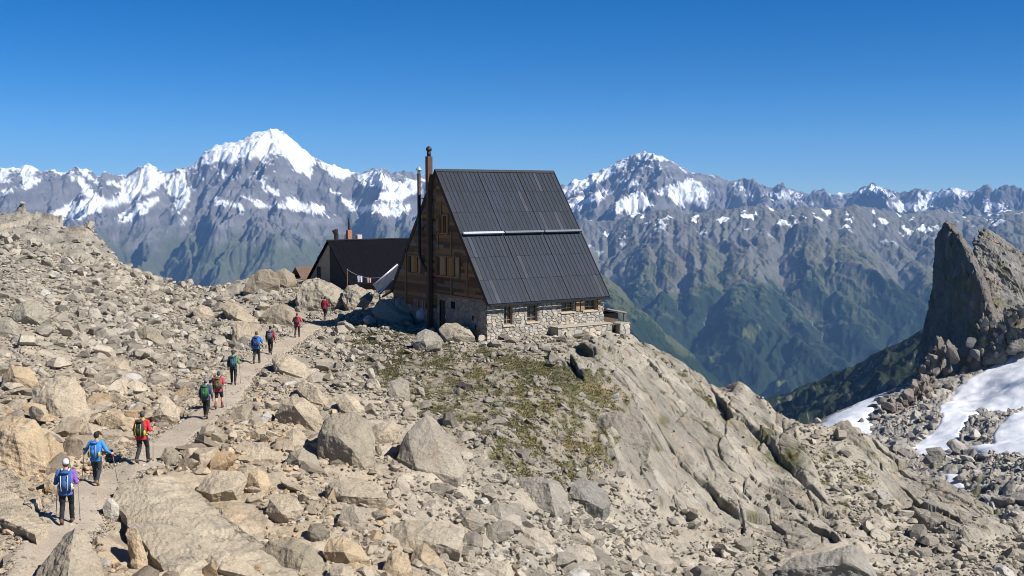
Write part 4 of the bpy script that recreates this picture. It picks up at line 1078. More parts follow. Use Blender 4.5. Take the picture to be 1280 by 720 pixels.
# candidates: a spot on the ground and a size
vis = (GPX > -70) & (GPX < 1350) & (GPY > 0) & (GPY < 790)
area = np.zeros(X.shape)
dxa = np.linalg.norm(np.gradient(GB, axis=1)[..., :2], axis=-1); dya = np.linalg.norm(np.gradient(GB, axis=0)[..., :2], axis=-1)
area = dxa * dya
dens = vis * area * (rub * (1 - .55 * grass) * (1 - smooth(.99, .5, pd) if False else 1) + .11 * slab) * (1 - .93 * onpath) * (1 - .95 * onter * (lu > -.3) * (lw > -.4))
dens *= np.interp(GD, [20, 40, 70, 110, 150], [2.6, 2.0, 1.25, .9, .7]) * (.55 + .9 * smooth(-.2, .3, fbm(X / 3.5, Y / 3.5, 3, 900)))
flat_p = dens.ravel() / dens.sum()
NS = 52000
idx = rng.choice(flat_p.size, NS, p=flat_p)
pos = GP.reshape(-1, 3)[idx].copy()
pos[:, :2] += rng.normal(size=(NS, 2)) * .06
dd_ = GD.ravel()[idx]; ppm_ = F / dd_
rmin = np.maximum(.14, 2.4 / ppm_)
size = np.minimum(rmin * rng.random(NS) ** (-1 / 2.25), 1.35)
gfac = grass.ravel()[idx]; sfac = slab.ravel()[idx]
size *= (1 - .35 * gfac)
size[(sfac > .5)] *= .75
size = np.where(pd.ravel()[idx] < 1.6, np.minimum(size, np.interp(pd.ravel()[idx], [.3, .9, 1.6], [.07, .16, .4])), size)
spx, spy = GPX.ravel()[idx], GPY.ravel()[idx]
# keep the hikers' and hut's feet clear, and do not bury the named boulders
okk = np.ones(NS, bool)
for (bx, by, bw) in boulder_list:
    okk &= ~((np.hypot((spx - bx) / (bw * .42), (spy - by) / (bw * .26)) < 1))
pos, size, dd_, ppm_, spx, spy, gfac, sfac = [a[okk] for a in (pos, size, dd_, ppm_, spx, spy, gfac, sfac)]
NS = len(size)
tintr = rng.random(NS)
def rock_tint(t, px, py, g):
    base = np.array([.37, .325, .26]) * (.72 + .55 * t[:, None])
    wf = ((1 - smooth(250, 650, px)) * smooth(420, 600, py))[:, None]
    base = base * (1 + wf * np.array([.14, .03, -.09]))
    k = rng.random(len(t))
    base[k > .97] = np.array([.48, .45, .40]); base[k < .10] *= np.array([.62, .62, .64])
    og = (k > .80) & (k < .93) & (wf[:, 0] > .3); base[og] = base[og] * np.array([1.08, .94, .78])
    return np.clip(base * (1 - .12 * g[:, None]), .05, .7)
efac = earth.ravel()[idx][okk]
tints = rock_tint(tintr, spx, spy, gfac) * (1 - .25 * efac[:, None])
size = size * (1 - .25 * efac)
yaw = rng.random(NS) * 6.283; tlx = rng.normal(size=NS) * .22; tly = rng.normal(size=NS) * .22
asp = np.stack([np.ones(NS), rng.uniform(.6, .95, NS), rng.uniform(.38, .78, NS)], 1)

def rotm(yaw, a, b):
    cy, sy, ca, sa, cb, sb = np.cos(yaw), np.sin(yaw), np.cos(a), np.sin(a), np.cos(b), np.sin(b)
    Z = np.zeros_like(yaw); O = Z + 1
    Rz = np.stack([cy, -sy, Z, sy, cy, Z, Z, Z, O], -1).reshape(-1, 3, 3)
    Rx = np.stack([O, Z, Z, Z, ca, -sa, Z, sa, ca], -1).reshape(-1, 3, 3)
    Ry = np.stack([cb, Z, sb, Z, O, Z, -sb, Z, cb], -1).reshape(-1, 3, 3)
    return Rx @ Ry @ Rz

px_size = size * ppm_ * np.sqrt(asp[:, 2])
inframe = (spx > 2) & (spx < 1278) & (spy < 716)
order = np.argsort(-np.where(inframe, px_size, 0))
N_IND = 300 - n_hand - 12
ind = order[:N_IND]; rest = np.ones(NS, bool); rest[ind] = False

def merged(name, sel, variants, sink, material, label):
    vs, fs, cs, off = [], [], [], 0
    var = rng.integers(0, len(variants), len(sel))
    for k, (v, f) in enumerate(variants):
        s = sel[var == k]
        if not len(s): continue
        M = rotm(yaw[s], tlx[s], tly[s]) * (size[s] * .5)[:, None, None]
        p = np.einsum('kij,knj->kni', M, v[None] * asp[s][:, None, :]) + pos[s][:, None, :]
        p[..., 2] += (size[s] * .5 * asp[s][:, 2] * sink)[:, None]
        n = len(v)
        vs.append(p.reshape(-1, 3)); fs.append((f[None] + (np.arange(len(s)) * n)[:, None, None]).reshape(-1, 3) + off)
        cs.append(np.repeat(tints[s], n, 0)); off += n * len(s)
    o = link(name, mesh_np(name, np.concatenate(vs), np.concatenate(fs), material, np.concatenate(cs), flat=True))
    return tag(o, label, 'rubble', kind='stuff')
lo = [clip_rock(100 + k, 2, 11) for k in range(14)]
md = [clip_rock(200 + k, 3, 14) for k in range(14)]
small = np.where(rest & (px_size < 11))[0]; med = np.where(rest & (px_size >= 11))[0]
sel_all = np.where(rest)[0]
merged('scree', small, lo, .55, M_GROUND, 'countless small angular stones of the scree that covers the whole slope')
merged('rubble', med, md, .5, M_GROUND, 'countless middling rocks of the rubble filling the gaps between the boulders')

# gravel and pebbles trodden into the path
pgv = (area * vis * smooth(1.5, .9, pd) if False else area * vis * (1 - smooth(1.0, 1.5, pd)) * np.interp(GD, [25, 50, 90], [3, 1.2, .5])).ravel(); pgv /= pgv.sum()
_keep = (pos, size, tints, yaw, tlx, tly, asp)
ng = 12000; ig = rng.choice(pgv.size, ng, p=pgv)
pos = GP.reshape(-1, 3)[ig].copy(); pos[:, 2] += .05
size = np.maximum(.035, 1.2 * GD.ravel()[ig] / F) * rng.random(ng) ** (-1 / 2.6) * np.interp(pd.ravel()[ig], [.2, 1.2], [.75, 1.3]); size = np.minimum(size, .22)
tints = np.array([.42, .355, .27]) * (.6 + .65 * rng.random((ng, 1))); yaw = rng.random(ng) * 6.283; tlx = rng.normal(size=ng) * .2; tly = rng.normal(size=ng) * .2
asp = np.stack([np.ones(ng), rng.uniform(.6, .95, ng), rng.uniform(.4, .8, ng)], 1)
merged('path_gravel', np.arange(ng), [clip_rock(100 + k, 1, 4) for k in range(10)], .1, M_GROUND, 'loose gravel and pebbles trodden into the path')
pos, size, tints, yaw, tlx, tly, asp = _keep

# the ones one can point at
landmarks += [(83, 614, 'the purple sleeved hiker'), (121, 572, 'the light blue shirted hiker'), (178, 548, 'the red jacketed hiker'), (258, 498, 'the green packed hiker'), (276, 488, 'the pink shirted hiker'),
              (292, 460, 'the hiker alone on the path'), (321, 435, 'the bright blue jacketed hiker'), (339, 426, 'the dark jacketed hiker'), (371, 407, 'the hiker with a red pack'), (608, 424, 'the hut corner'), (860, 560, 'the bare rock face')]
hi = [clip_rock(300 + k, 4, 16, .0) for k in range(16)]
hi_me = [mesh_np('boulder', v, f, M_BOULDER, flat=True) for v, f in hi]
used_labels = set()
def words_for(k):
    s = px_size[k]; a = asp[k]; t = tints[k]
    big = 'hefty' if s > 30 else 'middling' if s > 21 else 'small'
    lum = t.mean()
    tone = 'whitish' if lum > .43 else 'dark' if lum < .24 else 'rusty' if t[2] / t[0] < .56 else 'pale' if lum > .33 else 'grey'
    shp = 'flat stone' if a[2] < .48 else 'chunky rock' if a[2] > .68 else ('long rock' if a[1] < .7 else 'angular rock')
    return big, tone, shp
def rel(k, L):
    dx, dy = spx[k] - L[0], spy[k] - L[1]
    ax, ay = abs(dx), abs(dy)
    if ay < .45 * ax: return 'left of' if dx < 0 else 'right of'
    if ax < .45 * ay: return 'straight above' if dy < 0 else 'straight below'
    return ('upper left of' if dx < 0 else 'upper right of') if dy < 0 else ('lower left of' if dx < 0 else 'lower right of')
for k in ind:
    o = bpy.data.objects.new('boulder', random.choice(hi_me)); COL.objects.link(o)
    M = rotm(yaw[k:k + 1], tlx[k:k + 1], tly[k:k + 1])[0]
    o.rotation_euler = Matrix(M.tolist()).to_euler()
    o.scale = [float(q) for q in asp[k] * size[k] * .5]
    o.location = [float(q) for q in pos[k] + np.array([0, 0, size[k] * .5 * asp[k][2] * .38])]
    o.color = (*[float(q) for q in tints[k]], 1)
    b, t, s = words_for(k)
    ls = sorted(landmarks, key=lambda L: math.hypot(spx[k] - L[0], (spy[k] - L[1]) * 1.3))
    lab = None
    for i, j in ((0, None), (0, 1), (0, 2), (1, 2), (0, 3), (1, 3), (2, 3)):
        c = f'{b} {t} {s} {rel(k, ls[i])} {ls[i][2]}' + ('' if j is None else f', {rel(k, ls[j])} {ls[j][2]}')
        if len(c.split()) > 16: c = f'{t} {s} {rel(k, ls[i])} {ls[i][2]}, {rel(k, ls[j])} {ls[j][2]}'
        if c not in used_labels and len(c.split()) <= 16: lab = c; break
    lab = lab or f'{b} {t} {s} {rel(k, ls[0])} {ls[0][2]}'
    used_labels.add(lab)
    tag(o, lab, 'boulder', 'boulders on the rocky slope')

# stones of the moraine and the ground below the snow
a2 = np.linalg.norm(np.gradient(MB_, axis=1)[..., :2], axis=-1) * np.linalg.norm(np.gradient(MB_, axis=0)[..., :2], axis=-1)
p2 = (a2 * (1 - sm) * (MPX < 1400) * (MPY < 730) * (MPY > 480) * np.interp(MDD, [90, 200, 350], [2.2, 1, .5])).ravel(); p2 /= p2.sum()
NS = 6500
i2 = rng.choice(p2.size, NS, p=p2)
pos = MP.reshape(-1, 3)[i2]; pp2 = F / MDD.ravel()[i2]
size = np.minimum(np.maximum(.5, 2.6 / pp2) * rng.random(NS) ** (-1 / 2.2), 4.5)
tints = np.array([.30, .275, .24]) * (.6 + .75 * rng.random(NS)[:, None]); gfac = np.zeros(NS)
yaw = rng.random(NS) * 6.283; tlx = rng.normal(size=NS) * .25; tly = rng.normal(size=NS) * .25
asp = np.stack([np.ones(NS), rng.uniform(.6, .95, NS), rng.uniform(.4, .75, NS)], 1)
merged('moraine_rubble', np.arange(NS), lo, .35, M_NEAR, 'countless grey stones strewn over the moraine beside the snowfield')

# short alpine grass: tufts on the turf
pg = (area * grass * vis).ravel(); pg /= pg.sum()
NT = 20000
ig = rng.choice(pg.size, NT, p=pg)
tp = GP.reshape(-1, 3)[ig]; nb_ = 7
ang = rng.random((NT, nb_)) * 6.283; ln = rng.uniform(.03, .10, (NT, nb_)) * np.interp(GD.ravel()[ig], [40, 80], [.8, 1.25])[:, None]; sp_ = rng.uniform(.03, .16, (NT, nb_))
bx_ = tp[:, None, :] + np.stack([np.cos(ang) * sp_, np.sin(ang) * sp_, 0 * ang - .02], -1)
sd_ = np.stack([-np.sin(ang), np.cos(ang), 0 * ang], -1) * rng.uniform(.010, .024, (NT, nb_, 1))
tipv = bx_ + np.stack([np.cos(ang) * ln * .6, np.sin(ang) * ln * .6, ln], -1)
tv = np.stack([bx_ - sd_, bx_ + sd_, tipv], 2).reshape(-1, 3)
tf = np.arange(len(tv)).reshape(-1, 3)
tc = np.array([.105, .098, .042]) * (.6 + .7 * rng.random((NT, 1))); tc[rng.random(NT) > .85] = np.array([.17, .14, .075])
M_GRASS = new_mat('alpine_grass', .8, .2); _a = nd(M_GRASS[1], 'ShaderNodeAttribute', attribute_name='Col'); M_GRASS[1].links.new(_a.outputs['Color'], M_GRASS[2].inputs['Base Color'])
tag(link('grass', mesh_np('grass', tv, tf, M_GRASS[0], np.repeat(tc, nb_ * 3, 0), flat=True)), 'short olive alpine grass growing in patches between the stones below the hut', 'grass', kind='stuff')

# ================================================================== THE HUT
class MB:
    def __init__(s): s.v, s.f, s.c = [], [], []
    def add(s, v, f, c=None):
        o = sum(len(q) for q in s.v); s.v.append(np.asarray(v, float)); s.f += [tuple(int(i) + o for i in q) for q in f]
        s.c.append(np.broadcast_to(np.array(c if c is not None else (.5, .5, .5), float), (len(v), 3)))
        return s
    def box(s, x0, x1, y0, y1, z0, z1, c=None):
        v, f = box_np(min(x0, x1), max(x0, x1), min(y0, y1), max(y0, y1), min(z0, z1), max(z0, z1)); return s.add(v, f, c)
    def hexa(s, p8, c=None):
        return s.add(p8, [(0, 3, 2, 1), (4, 5, 6, 7), (0, 1, 5, 4), (1, 2, 6, 5), (2, 3, 7, 6), (3, 0, 4, 7)], c)
    def plate(s, quad, n, t, c=None):
        """a plate with face 'quad' and thickness t against the direction n"""
        q = [np.array(p, float) for p in quad]; n = np.array(n, float)
        return s.hexa([p - n * t for p in q] + q, c)
    def prism(s, poly, axis, a, b, c=None):
        """polygon in the plane across 'axis', extruded from a to b"""
        def P(p, t): return (t, p[0], p[1]) if axis == 'x' else (p[0], t, p[1]) if axis == 'y' else (p[0], p[1], t)
        n = len(poly)
        return s.add([P(p, a) for p in poly] + [P(p, b) for p in poly],
                     [tuple(range(n))[::-1], tuple(range(n, 2 * n))] + [(i, (i + 1) % n, n + (i + 1) % n, n + i) for i in range(n)], c)
    def tube(s, pts, rad, n=10, c=None, caps=True):
        pts = [np.array(p, float) for p in pts]; rads = rad if hasattr(rad, '__len__') else [rad] * len(pts)
        v, f = [], []
        prev = None
        for i, p in enumerate(pts):
            d = pts[min(i + 1, len(pts) - 1)] - pts[max(i - 1, 0)]; d = d / (np.linalg.norm(d) + 1e-9)
            ref = np.array([1, 0, 0]) if abs(d[0]) < .8 else np.array([0, 1, 0])
            if prev is not None: ref = prev
            a = ref - d * (ref @ d); a /= np.linalg.norm(a); b = np.cross(d, a); prev = a
            for k in range(n):
                t = 2 * math.pi * k / n; v.append(p + rads[i] * (a * math.cos(t) + b * math.sin(t)))
        for i in range(len(pts) - 1):
            for k in range(n): f.append((i * n + k, i * n + (k + 1) % n, (i + 1) * n + (k + 1) % n, (i + 1) * n + k))
        if caps: f += [tuple(range(n))[::-1], tuple(range((len(pts) - 1) * n, len(pts) * n))]
        return s.add(v, f, c)
    def build(s, name, mat, parent=None, bevel=0, smooth_=False, col=False, label=None, seg=1):
        me = bpy.data.meshes.new(name); vv = np.concatenate(s.v)
        me.from_pydata(vv.tolist(), [], s.f)
        if col:
            at = me.attributes.new('Col', 'FLOAT_COLOR', 'POINT'); c = np.ones((len(vv), 4), f32); c[:, :3] = np.concatenate(s.c); at.data.foreach_set('color', c.ravel())
        if bevel:
            bm = bmesh.new(); bm.from_mesh(me)
            bmesh.ops.bevel(bm, geom=list(bm.edges), offset=bevel, segments=seg, affect='EDGES', clamp_overlap=True)
            bm.to_mesh(me); bm.free()
        if smooth_: me.polygons.foreach_set('use_smooth', [True] * len(me.polygons))
        me.materials.append(mat); me.update()
        o = link(name, me, parent)
        if label: o['label'] = label
        return o

def attr_mat(name, rough, var, scale, bstr=.3, bdist=.02, spec=.3, stretch=None, metal=0.0):
    m, nt, b = new_mat(name, rough, spec); b.inputs['Metallic'].default_value = metal
    tc = nd(nt, 'ShaderNodeTexCoord'); co = tc.outputs['Object']
    if stretch:
        mp = nd(nt, 'ShaderNodeMapping'); mp.inputs['Scale'].default_value = stretch; nt.links.new(co, mp.inputs['Vector']); co = mp.outputs[0]
    s = nd(nt, 'ShaderNodeAttribute', attribute_name='Col').outputs['Color']
    s, f = noise_mul(nt, s, scale, 1 - var, 1 + var, co, 6, .65)
    nt.links.new(s, b.inputs['Base Color'])
    if bstr: bump(nt, b, f, bstr, bdist)
    return m

M_STONE = attr_mat('wall_stone', .93, .28, 7, .5, .04, .2)
M_TIMBER = attr_mat('old_timber', .85, .35, 3, .4, .01, .2, (1, 3, 14))
M_METAL = attr_mat('roof_metal', .58, .4, 2.2, .08, .01, .2, (3, .6, .6), .0)
M_PIPE = simple_mat('sooty_pipe', (.045, .035, .03), .6, .4, 4, .3)
M_DARK = simple_mat('dark_void', (.012, .012, .014), .8, .2, 4)
M_GLASS = simple_mat('window_glass', (.02, .024, .028), .12, .2, 2, 0, .6)
M_FRAME = simple_mat('window_wood', (.30, .19, .10), .7, .25, 9)
M_SHUT = simple_mat('shutter_wood', (.26, .14, .06), .75, .35, 7)
M_ZINC = simple_mat('zinc', (.55, .57, .6), .4, .15, 5, .5)
M_PLASTER = simple_mat('plaster', (.34, .28, .21), .95, .2, 2.5, 0, .2, .3, .02)

hut = empty('mountain_hut', HUT0.tolist(), hut_th, 'steep roofed mountain hut with dark metal roof, timber gable and rubble stone walls', 'hut')
HL, HW, ZR, ZE = 10.35, 13.0, 11.72, 2.5
slope = (ZR - ZE) / (HW / 2 + .425)

def hu(px, off=0.0):                            # survey pixel -> distance along the long wall
    u = (px - 640) / F; y0 = HUT0[1] - off * W_[1]; x0 = HUT0[0] - off * W_[0]
    return (u * y0 - x0) / (U_[0] - u * U_[1])
def hz_(py, L, off=0.0): return CAM_Z - (py - 242) / F * (HUT0[1] + L * U_[1])
def gu(px):                                     # survey pixel -> distance along the gable
    u = (px - 640) / F
    return (u * HUT0[1] - HUT0[0]) / (W_[0] - u * W_[1])
def gz(py, w): return CAM_Z - (py - 242) / F * (HUT0[1] + w * W_[1])

def stone_wall(name, plane, a0, a1, z0, z1, holes, parent, stone=(.34, .305, .255), sc=2.1, depth=.07, step=.05, at=0.0, top=None, jc=(.175, .15, .12), label=None):
    """coursed rubble masonry as a real relief; plane 'y' faces -y, plane 'x' faces -x; holes are openings (a0, a1, z0, z1)"""
    na, nz_ = int((a1 - a0) / step) + 1, int((z1 - z0) / step) + 1
    A = np.linspace(a0, a1, na); Z = np.linspace(z0, z1, nz_)
    for h in holes:                             # snap grid lines to the openings
        for q in h[:2]: A[np.argmin(np.abs(A - q))] = q
        for q in h[2:]: Z[np.argmin(np.abs(Z - q))] = q
    AA, ZZ = np.meshgrid(A, Z)
    sx = sum(ord(c) for c in name)
    f1, f2, cx, cy, ci = worley(AA * sc * .72 + .2 * fbm(AA * 1.3, ZZ * 1.3, 3, 4), ZZ * sc * 1.25, sx, .8)
    j = smooth(.03, .16, f2 - f1)
    d = -depth * (.45 + .55 * rnd(ci, 3)) * j - .02 * fbm(AA * 5, ZZ * 5, 3, 9) * j
    for h in holes:
        ed = np.maximum(np.maximum(h[0] - AA, AA - h[1]), np.maximum(h[2] - ZZ, ZZ - h[3])); d = d * smooth(-.02, .1, np.abs(ed))
    c = np.array(stone) * (.68 + .55 * rnd(ci, 5)[..., None]) * (1 + (rnd(ci, 6)[..., None] - .5) * np.array([.16, .02, -.14]))
    c = mix(np.broadcast_to(np.array(jc), c.shape), c, j) if False else np.array(jc) * (1 - j[..., None]) + c * j[..., None]
    P = np.stack([AA, at + d, ZZ], -1) if plane == 'y' else np.stack([at + d, AA, ZZ], -1)
    fc = grid_faces(nz_, na)
    am, zm = AA.ravel()[fc].mean(1), ZZ.ravel()[fc].mean(1)
    keep = np.ones(len(fc), bool)
    for h in holes: keep &= ~((am > h[0]) & (am < h[1]) & (zm > h[2]) & (zm < h[3]))
    if plane == 'x': fc = fc[:, ::-1]
    o = link(name, mesh_np(name, P, fc[keep], M_STONE, c, flat=True), parent)
    if label: o['label'] = label
    return o

def in_wall(plane, at, a, d, z):
    """a point of the wall: a along it, d out of it (towards the viewer), z up"""
    return (a, at - d, z) if plane == 'y' else (at - d, a, z)
def wbox(mb, plane, at, a0, a1, d0, d1, z0, z1, c=None):
    if plane == 'y': return mb.box(a0, a1, at - d1, at - d0, z0, z1, c)
    return mb.box(at - d1, at - d0, a0, a1, z0, z1, c)

def window(plane, at, a0, a1, z0, z1, parent, nx=2, nz=3, frame=M_FRAME, deep=.22, sill=True, fw=.07, lintel=True):
    f = MB()
    for (p, q) in ((a0, a0 + fw), (a1 - fw, a1)): wbox(f, plane, at, p, q, -deep, -deep + .08, z0, z1)
    for (p, q) in ((z0, z0 + fw), (z1 - fw, z1)): wbox(f, plane, at, a0 + fw, a1 - fw, -deep, -deep + .08, p, q)
    for k in range(1, nx):
        t = a0 + (a1 - a0) * k / nx; wbox(f, plane, at, t - .025, t + .025, -deep, -deep + .06, z0 + fw, z1 - fw)
    for k in range(1, nz):
        t = z0 + (z1 - z0) * k / nz
        for m in range(nx):
            u0 = a0 + (a1 - a0) * m / nx + .027; u1 = a0 + (a1 - a0) * (m + 1) / nx - .027
            if m == 0: u0 = a0 + fw
            if m == nx - 1: u1 = a1 - fw
            wbox(f, plane, at, u0, u1, -deep, -deep + .045, t - .018, t + .018)
    w = f.build('window', frame, parent)
    g = MB(); wbox(g, plane, at, a0 + fw, a1 - fw, -deep - .03, -deep - .003, z0 + fw, z1 - fw); g.build('pane', M_GLASS, w)
    r = MB()                                     # the reveal of the opening
    wbox(r, plane, at, a0 - .14, a0, -deep - .15, -.015, z0 - .1, z1 + .1, (.3, .26, .2)); wbox(r, plane, at, a1, a1 + .14, -deep - .15, -.015, z0 - .1, z1 + .1, (.3, .26, .2))
    wbox(r, plane, at, a0, a1, -deep - .15, -.015, z1, z1 + .1, (.3, .26, .2)); wbox(r, plane, at, a0, a1, -deep - .15, -.015, z0 - .1, z0, (.34, .3, .24))
    r.build('reveal', M_STONE, w, col=True)
    if sill:
        s = MB(); wbox(s, plane, at, a0 - .1, a1 + .1, -deep + .08, .12, z0 - .12, z0 - .01, (.42, .36, .28)); s.build('sill', M_STONE, w, .012, col=True)
    if lintel:
        s = MB(); wbox(s, plane, at, a0 - .15, a1 + .15, -.08, .06, z1 + .01, z1 + .16, (.16, .10, .06)); s.build('lintel', M_TIMBER, w, .012, col=True)
    return w

# ---- stone walls
wins = []
for (p0, p1, q0, q1) in ((629.5, 640.5, 382.5, 406.5), (659, 672, 381, 402.5), (702, 717.5, 377, 390), (731, 745.5, 375, 388)):
    a0, a1 = hu(p0), hu(p1); L = (a0 + a1) / 2
    wins.append((a0, a1, hz_(q1, L), hz_(q0, L)))
stone_wall('front_wall', 'y', 0.0, HL, -.7, 2.95, wins, hut, sc=3.5, step=.04, label='sunlit front wall of pale rubble stone')
for i, w in enumerate(wins): window('y', 0.0, *w, hut, 2, 4 if i < 2 else 3, lintel=True)
# open shutters of the pair of windows
for (p0, p1) in ((719.2, 723.5), (725, 729.3), (746.5, 749.5)):
    a0, a1 = hu(p0), hu(p1); s = MB()
    z0, z1 = wins[2][2] + .02, wins[2][3] - .02
    s.box(a0, a1, -.15, -.10, z0, z1); s.box(a0 - .01, a1 + .01, -.17, -.152, z0 + .15, z0 + .25); s.box(a0 - .01, a1 + .01, -.17, -.152, z1 - .25, z1 - .15)
    s.build('shutter', M_FRAME, hut)
glow, ghi = 0.0, HW
zt = 2.75
doorw = [gu(556.5), gu(549.0)]; dz0, dz1 = .1, gz(376, doorw[0])
striped = [gu(533), gu(515)]; sz0, sz1 = gz(386, striped[0]), gz(367, striped[0])
small = (gu(568.5), gu(563.5), gz(386, gu(566)), gz(377, gu(566)))
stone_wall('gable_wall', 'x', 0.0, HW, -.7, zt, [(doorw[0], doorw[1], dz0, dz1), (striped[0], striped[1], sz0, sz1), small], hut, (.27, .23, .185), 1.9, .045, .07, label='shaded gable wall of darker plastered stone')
ew = stone_wall('end_wall', 'x', 0.0, HW, -.7, zt, [], hut, (.36, .32, .26), 1.9, .05, .12); ew.location = (HL, HW, 0); ew.rotation_euler = (0, 0, math.pi)
bw_ = stone_wall('back_wall', 'y', 0.0, HL, -.7, 2.95, [], hut, (.36, .32, .26), 1.9, .05, .12); bw_.location = (HL, HW, 0); bw_.rotation_euler = (0, 0, math.pi)
core = MB(); core.prism([(.4, -.6), (HW - .4, -.6), (HW - .4, 2.9), (HW / 2, ZR - .5), (.4, 2.9)], 'x', .45, HL - .45); core.build('interior', M_DARK, hut)
d = MB(); d.box(.12, .17, doorw[0], doorw[1], dz0, dz1, (.06, .045, .035))
for k in range(4): d.box(.10, .118, doorw[0] + (doorw[1] - doorw[0]) * (k + .08) / 4, doorw[0] + (doorw[1] - doorw[0]) * (k + .92) / 4, dz0 + .03, dz1 - .03, (.07, .05, .036))
door = d.build('door', M_TIMBER, hut, col=True)
h_ = MB(); h_.box(.07, .098, doorw[0] + .12, doorw[0] + .17, dz0 + .9, dz0 + 1.1); h_.build('handle', M_ZINC, door)
# shutters with red and white stripes by the gable's foot
for k, (t0, t1) in enumerate(((.02, .27), (.30, .48), (.52, .70), (.73, .98))):
    s = MB(); y0, y1 = striped[0] + (striped[1] - striped[0]) * t0, striped[0] + (striped[1] - striped[0]) * t1
    n = 4
    for j in range(n): s.box(-.08, -.03, y0 + (y1 - y0) * j / n, y0 + (y1 - y0) * (j + .98) / n, sz0, sz1, (.25, .22, .19) if (j + k) % 2 else (.15, .04, .028))
    s.build('striped_shutter', M_TIMBER, hut, col=True, label='painted red and white striped shutter')
s = MB(); s.box(.15, .2, small[0], small[1], small[2], small[3]); s.build('vent_opening', M_DARK, hut)
for (px, py) in ((591.5, 397), (595, 409)):
    s = MB(); w = gu(px); s.box(-.06, -.02, w - .09, w + .09, gz(py, w) - .22, gz(py, w) + .12); s.build('vent_opening', M_DARK, hut)

# ---- timber gable: every board a plank of its own tone
def gable_boards(name, x, sgn, zb_fn):
    mb = MB(); r = np.random.default_rng(5 if sgn < 0 else 6)
    z = 1.62
    while z < ZR - .5:
        hgt = .235
        for side in (0, 1):
            y0 = 0 if side == 0 else HW / 2; y1 = HW / 2 if side == 0 else HW
            edge = (z + hgt - (ZE + .425 * slope) + .12) / slope
            lo_, hi_ = (max(0.02, edge), y1) if side == 0 else (y0, min(HW - .02, HW - edge))
            if hi_ - lo_ < .15: continue
            cuts = sorted([lo_, hi_] + [c for c in (r.uniform(lo_, hi_), r.uniform(lo_, hi_)) if lo_ + .5 < c < hi_ - .5])
            for a, b in zip(cuts[:-1], cuts[1:]):
                if (a + b) / 2 < 6.9 and z < zt - .12: continue
                t = r.random(); base = np.array([.15, .085, .045]) * (.45 + 1.1 * t)
                if r.random() < .13: base = np.array([.27, .145, .06]) * r.uniform(.7, 1.1)
                if r.random() < .12: base = np.array([.19, .165, .14]) * r.uniform(.6, 1.1)
                j = r.uniform(0, .02)
                mb.box(x + sgn * .0, x + sgn * (.07 + j), a + .006, b - .006, z + .008, z + hgt, base)
        z += hgt
    return mb.build(name, M_TIMBER, hut, col=True)
gable_boards('timber_cladding', -.005, -1, None)
bk = MB(); bk.prism([(.1, zt), (HW - .1, zt), (HW - .1, 2.95), (HW / 2, ZR - .25), (.1, 2.95)], 'x', .03, .3, (.05, .035, .02)); bk.build('gable_backing', M_TIMBER, hut, col=True)
eb = MB(); eb.prism([(.05, zt), (HW - .05, zt), (HW - .05, 2.95), (HW / 2, ZR - .15), (.05, 2.95)], 'x', HL - .3, HL + .02, (.10, .06, .035)); eb.build('rear_cladding', M_TIMBER, hut, col=True)
for (px, q0, q1) in ((585.5, 325, 373), (565.5, 288, 372), (549, 290, 312), (525.5, 285, 320), (509, 308, 378), (553, 252, 272)):
    w = gu(px); m = MB(); m.box(-.15, -.105, w - .07, w + .07, gz(q1, w), gz(q0, w), (.19, .115, .055)); m.build('batten', M_TIMBER, hut, col=True)
m = MB(); w0, w1 = gu(606), gu(544); m.box(-.17, -.105, w0, w1, zt - .12, zt + .02, (.20, .14, .085)); m.build('sole_beam', M_TIMBER, hut, col=True)

def gable_window(p0, p1, q0, q1, leaves):
    a0, a1 = gu(p1), gu(p0); wm = (a0 + a1) / 2; z0, z1 = gz(q1, wm), gz(q0, wm)
    f = MB()
    for (u, v_) in ((a0 - .08, a0), (a1, a1 + .08)): f.box(-.19, -.10, u, v_, z0 - .08, z1 + .08, (.17, .10, .05))
    f.box(-.19, -.10, a0, a1, z1, z1 + .09, (.17, .10, .05)); f.box(-.22, -.10, a0, a1, z0 - .10, z0, (.21, .14, .08))
    w = f.build('window', M_TIMBER, hut, col=True)
    g = MB(); g.box(-.115, -.10, a0, a1, z0, z1); g.build('pane', M_GLASS, w)
    for (t0, t1, c) in leaves:
        s = MB(); b0, b1 = a1 + (a0 - a1) * t1, a1 + (a0 - a1) * t0
        n = max(2, int((b1 - b0) / .22))
        for j in range(n): s.box(-.165, -.125, b0 + (b1 - b0) * (j + .03) / n, b0 + (b1 - b0) * (j + .97) / n, z0 + .03, z1 - .03, np.array(c) * (.8 + .35 * ((j * 7) % 3) / 2))
        s.build('shutter', M_TIMBER, w, col=True)
OR_, BR_ = (.27, .135, .045), (.10, .055, .028)
gable_window(512, 531, 320, 341, [(0, .16, BR_), (.28, .62, OR_), (.8, 1, BR_)])
gable_window(547, 576, 321, 345, [(0, .12, BR_), (.36, .44, OR_), (.5, .80, OR_)])
gable_window(551, 562, 269, 291, [(0, .2, BR_), (.3, .48, OR_), (.56, .72, BR_), (.8, 1, OR_)])
gable_window(538.5, 543.5, 258, 271, [])

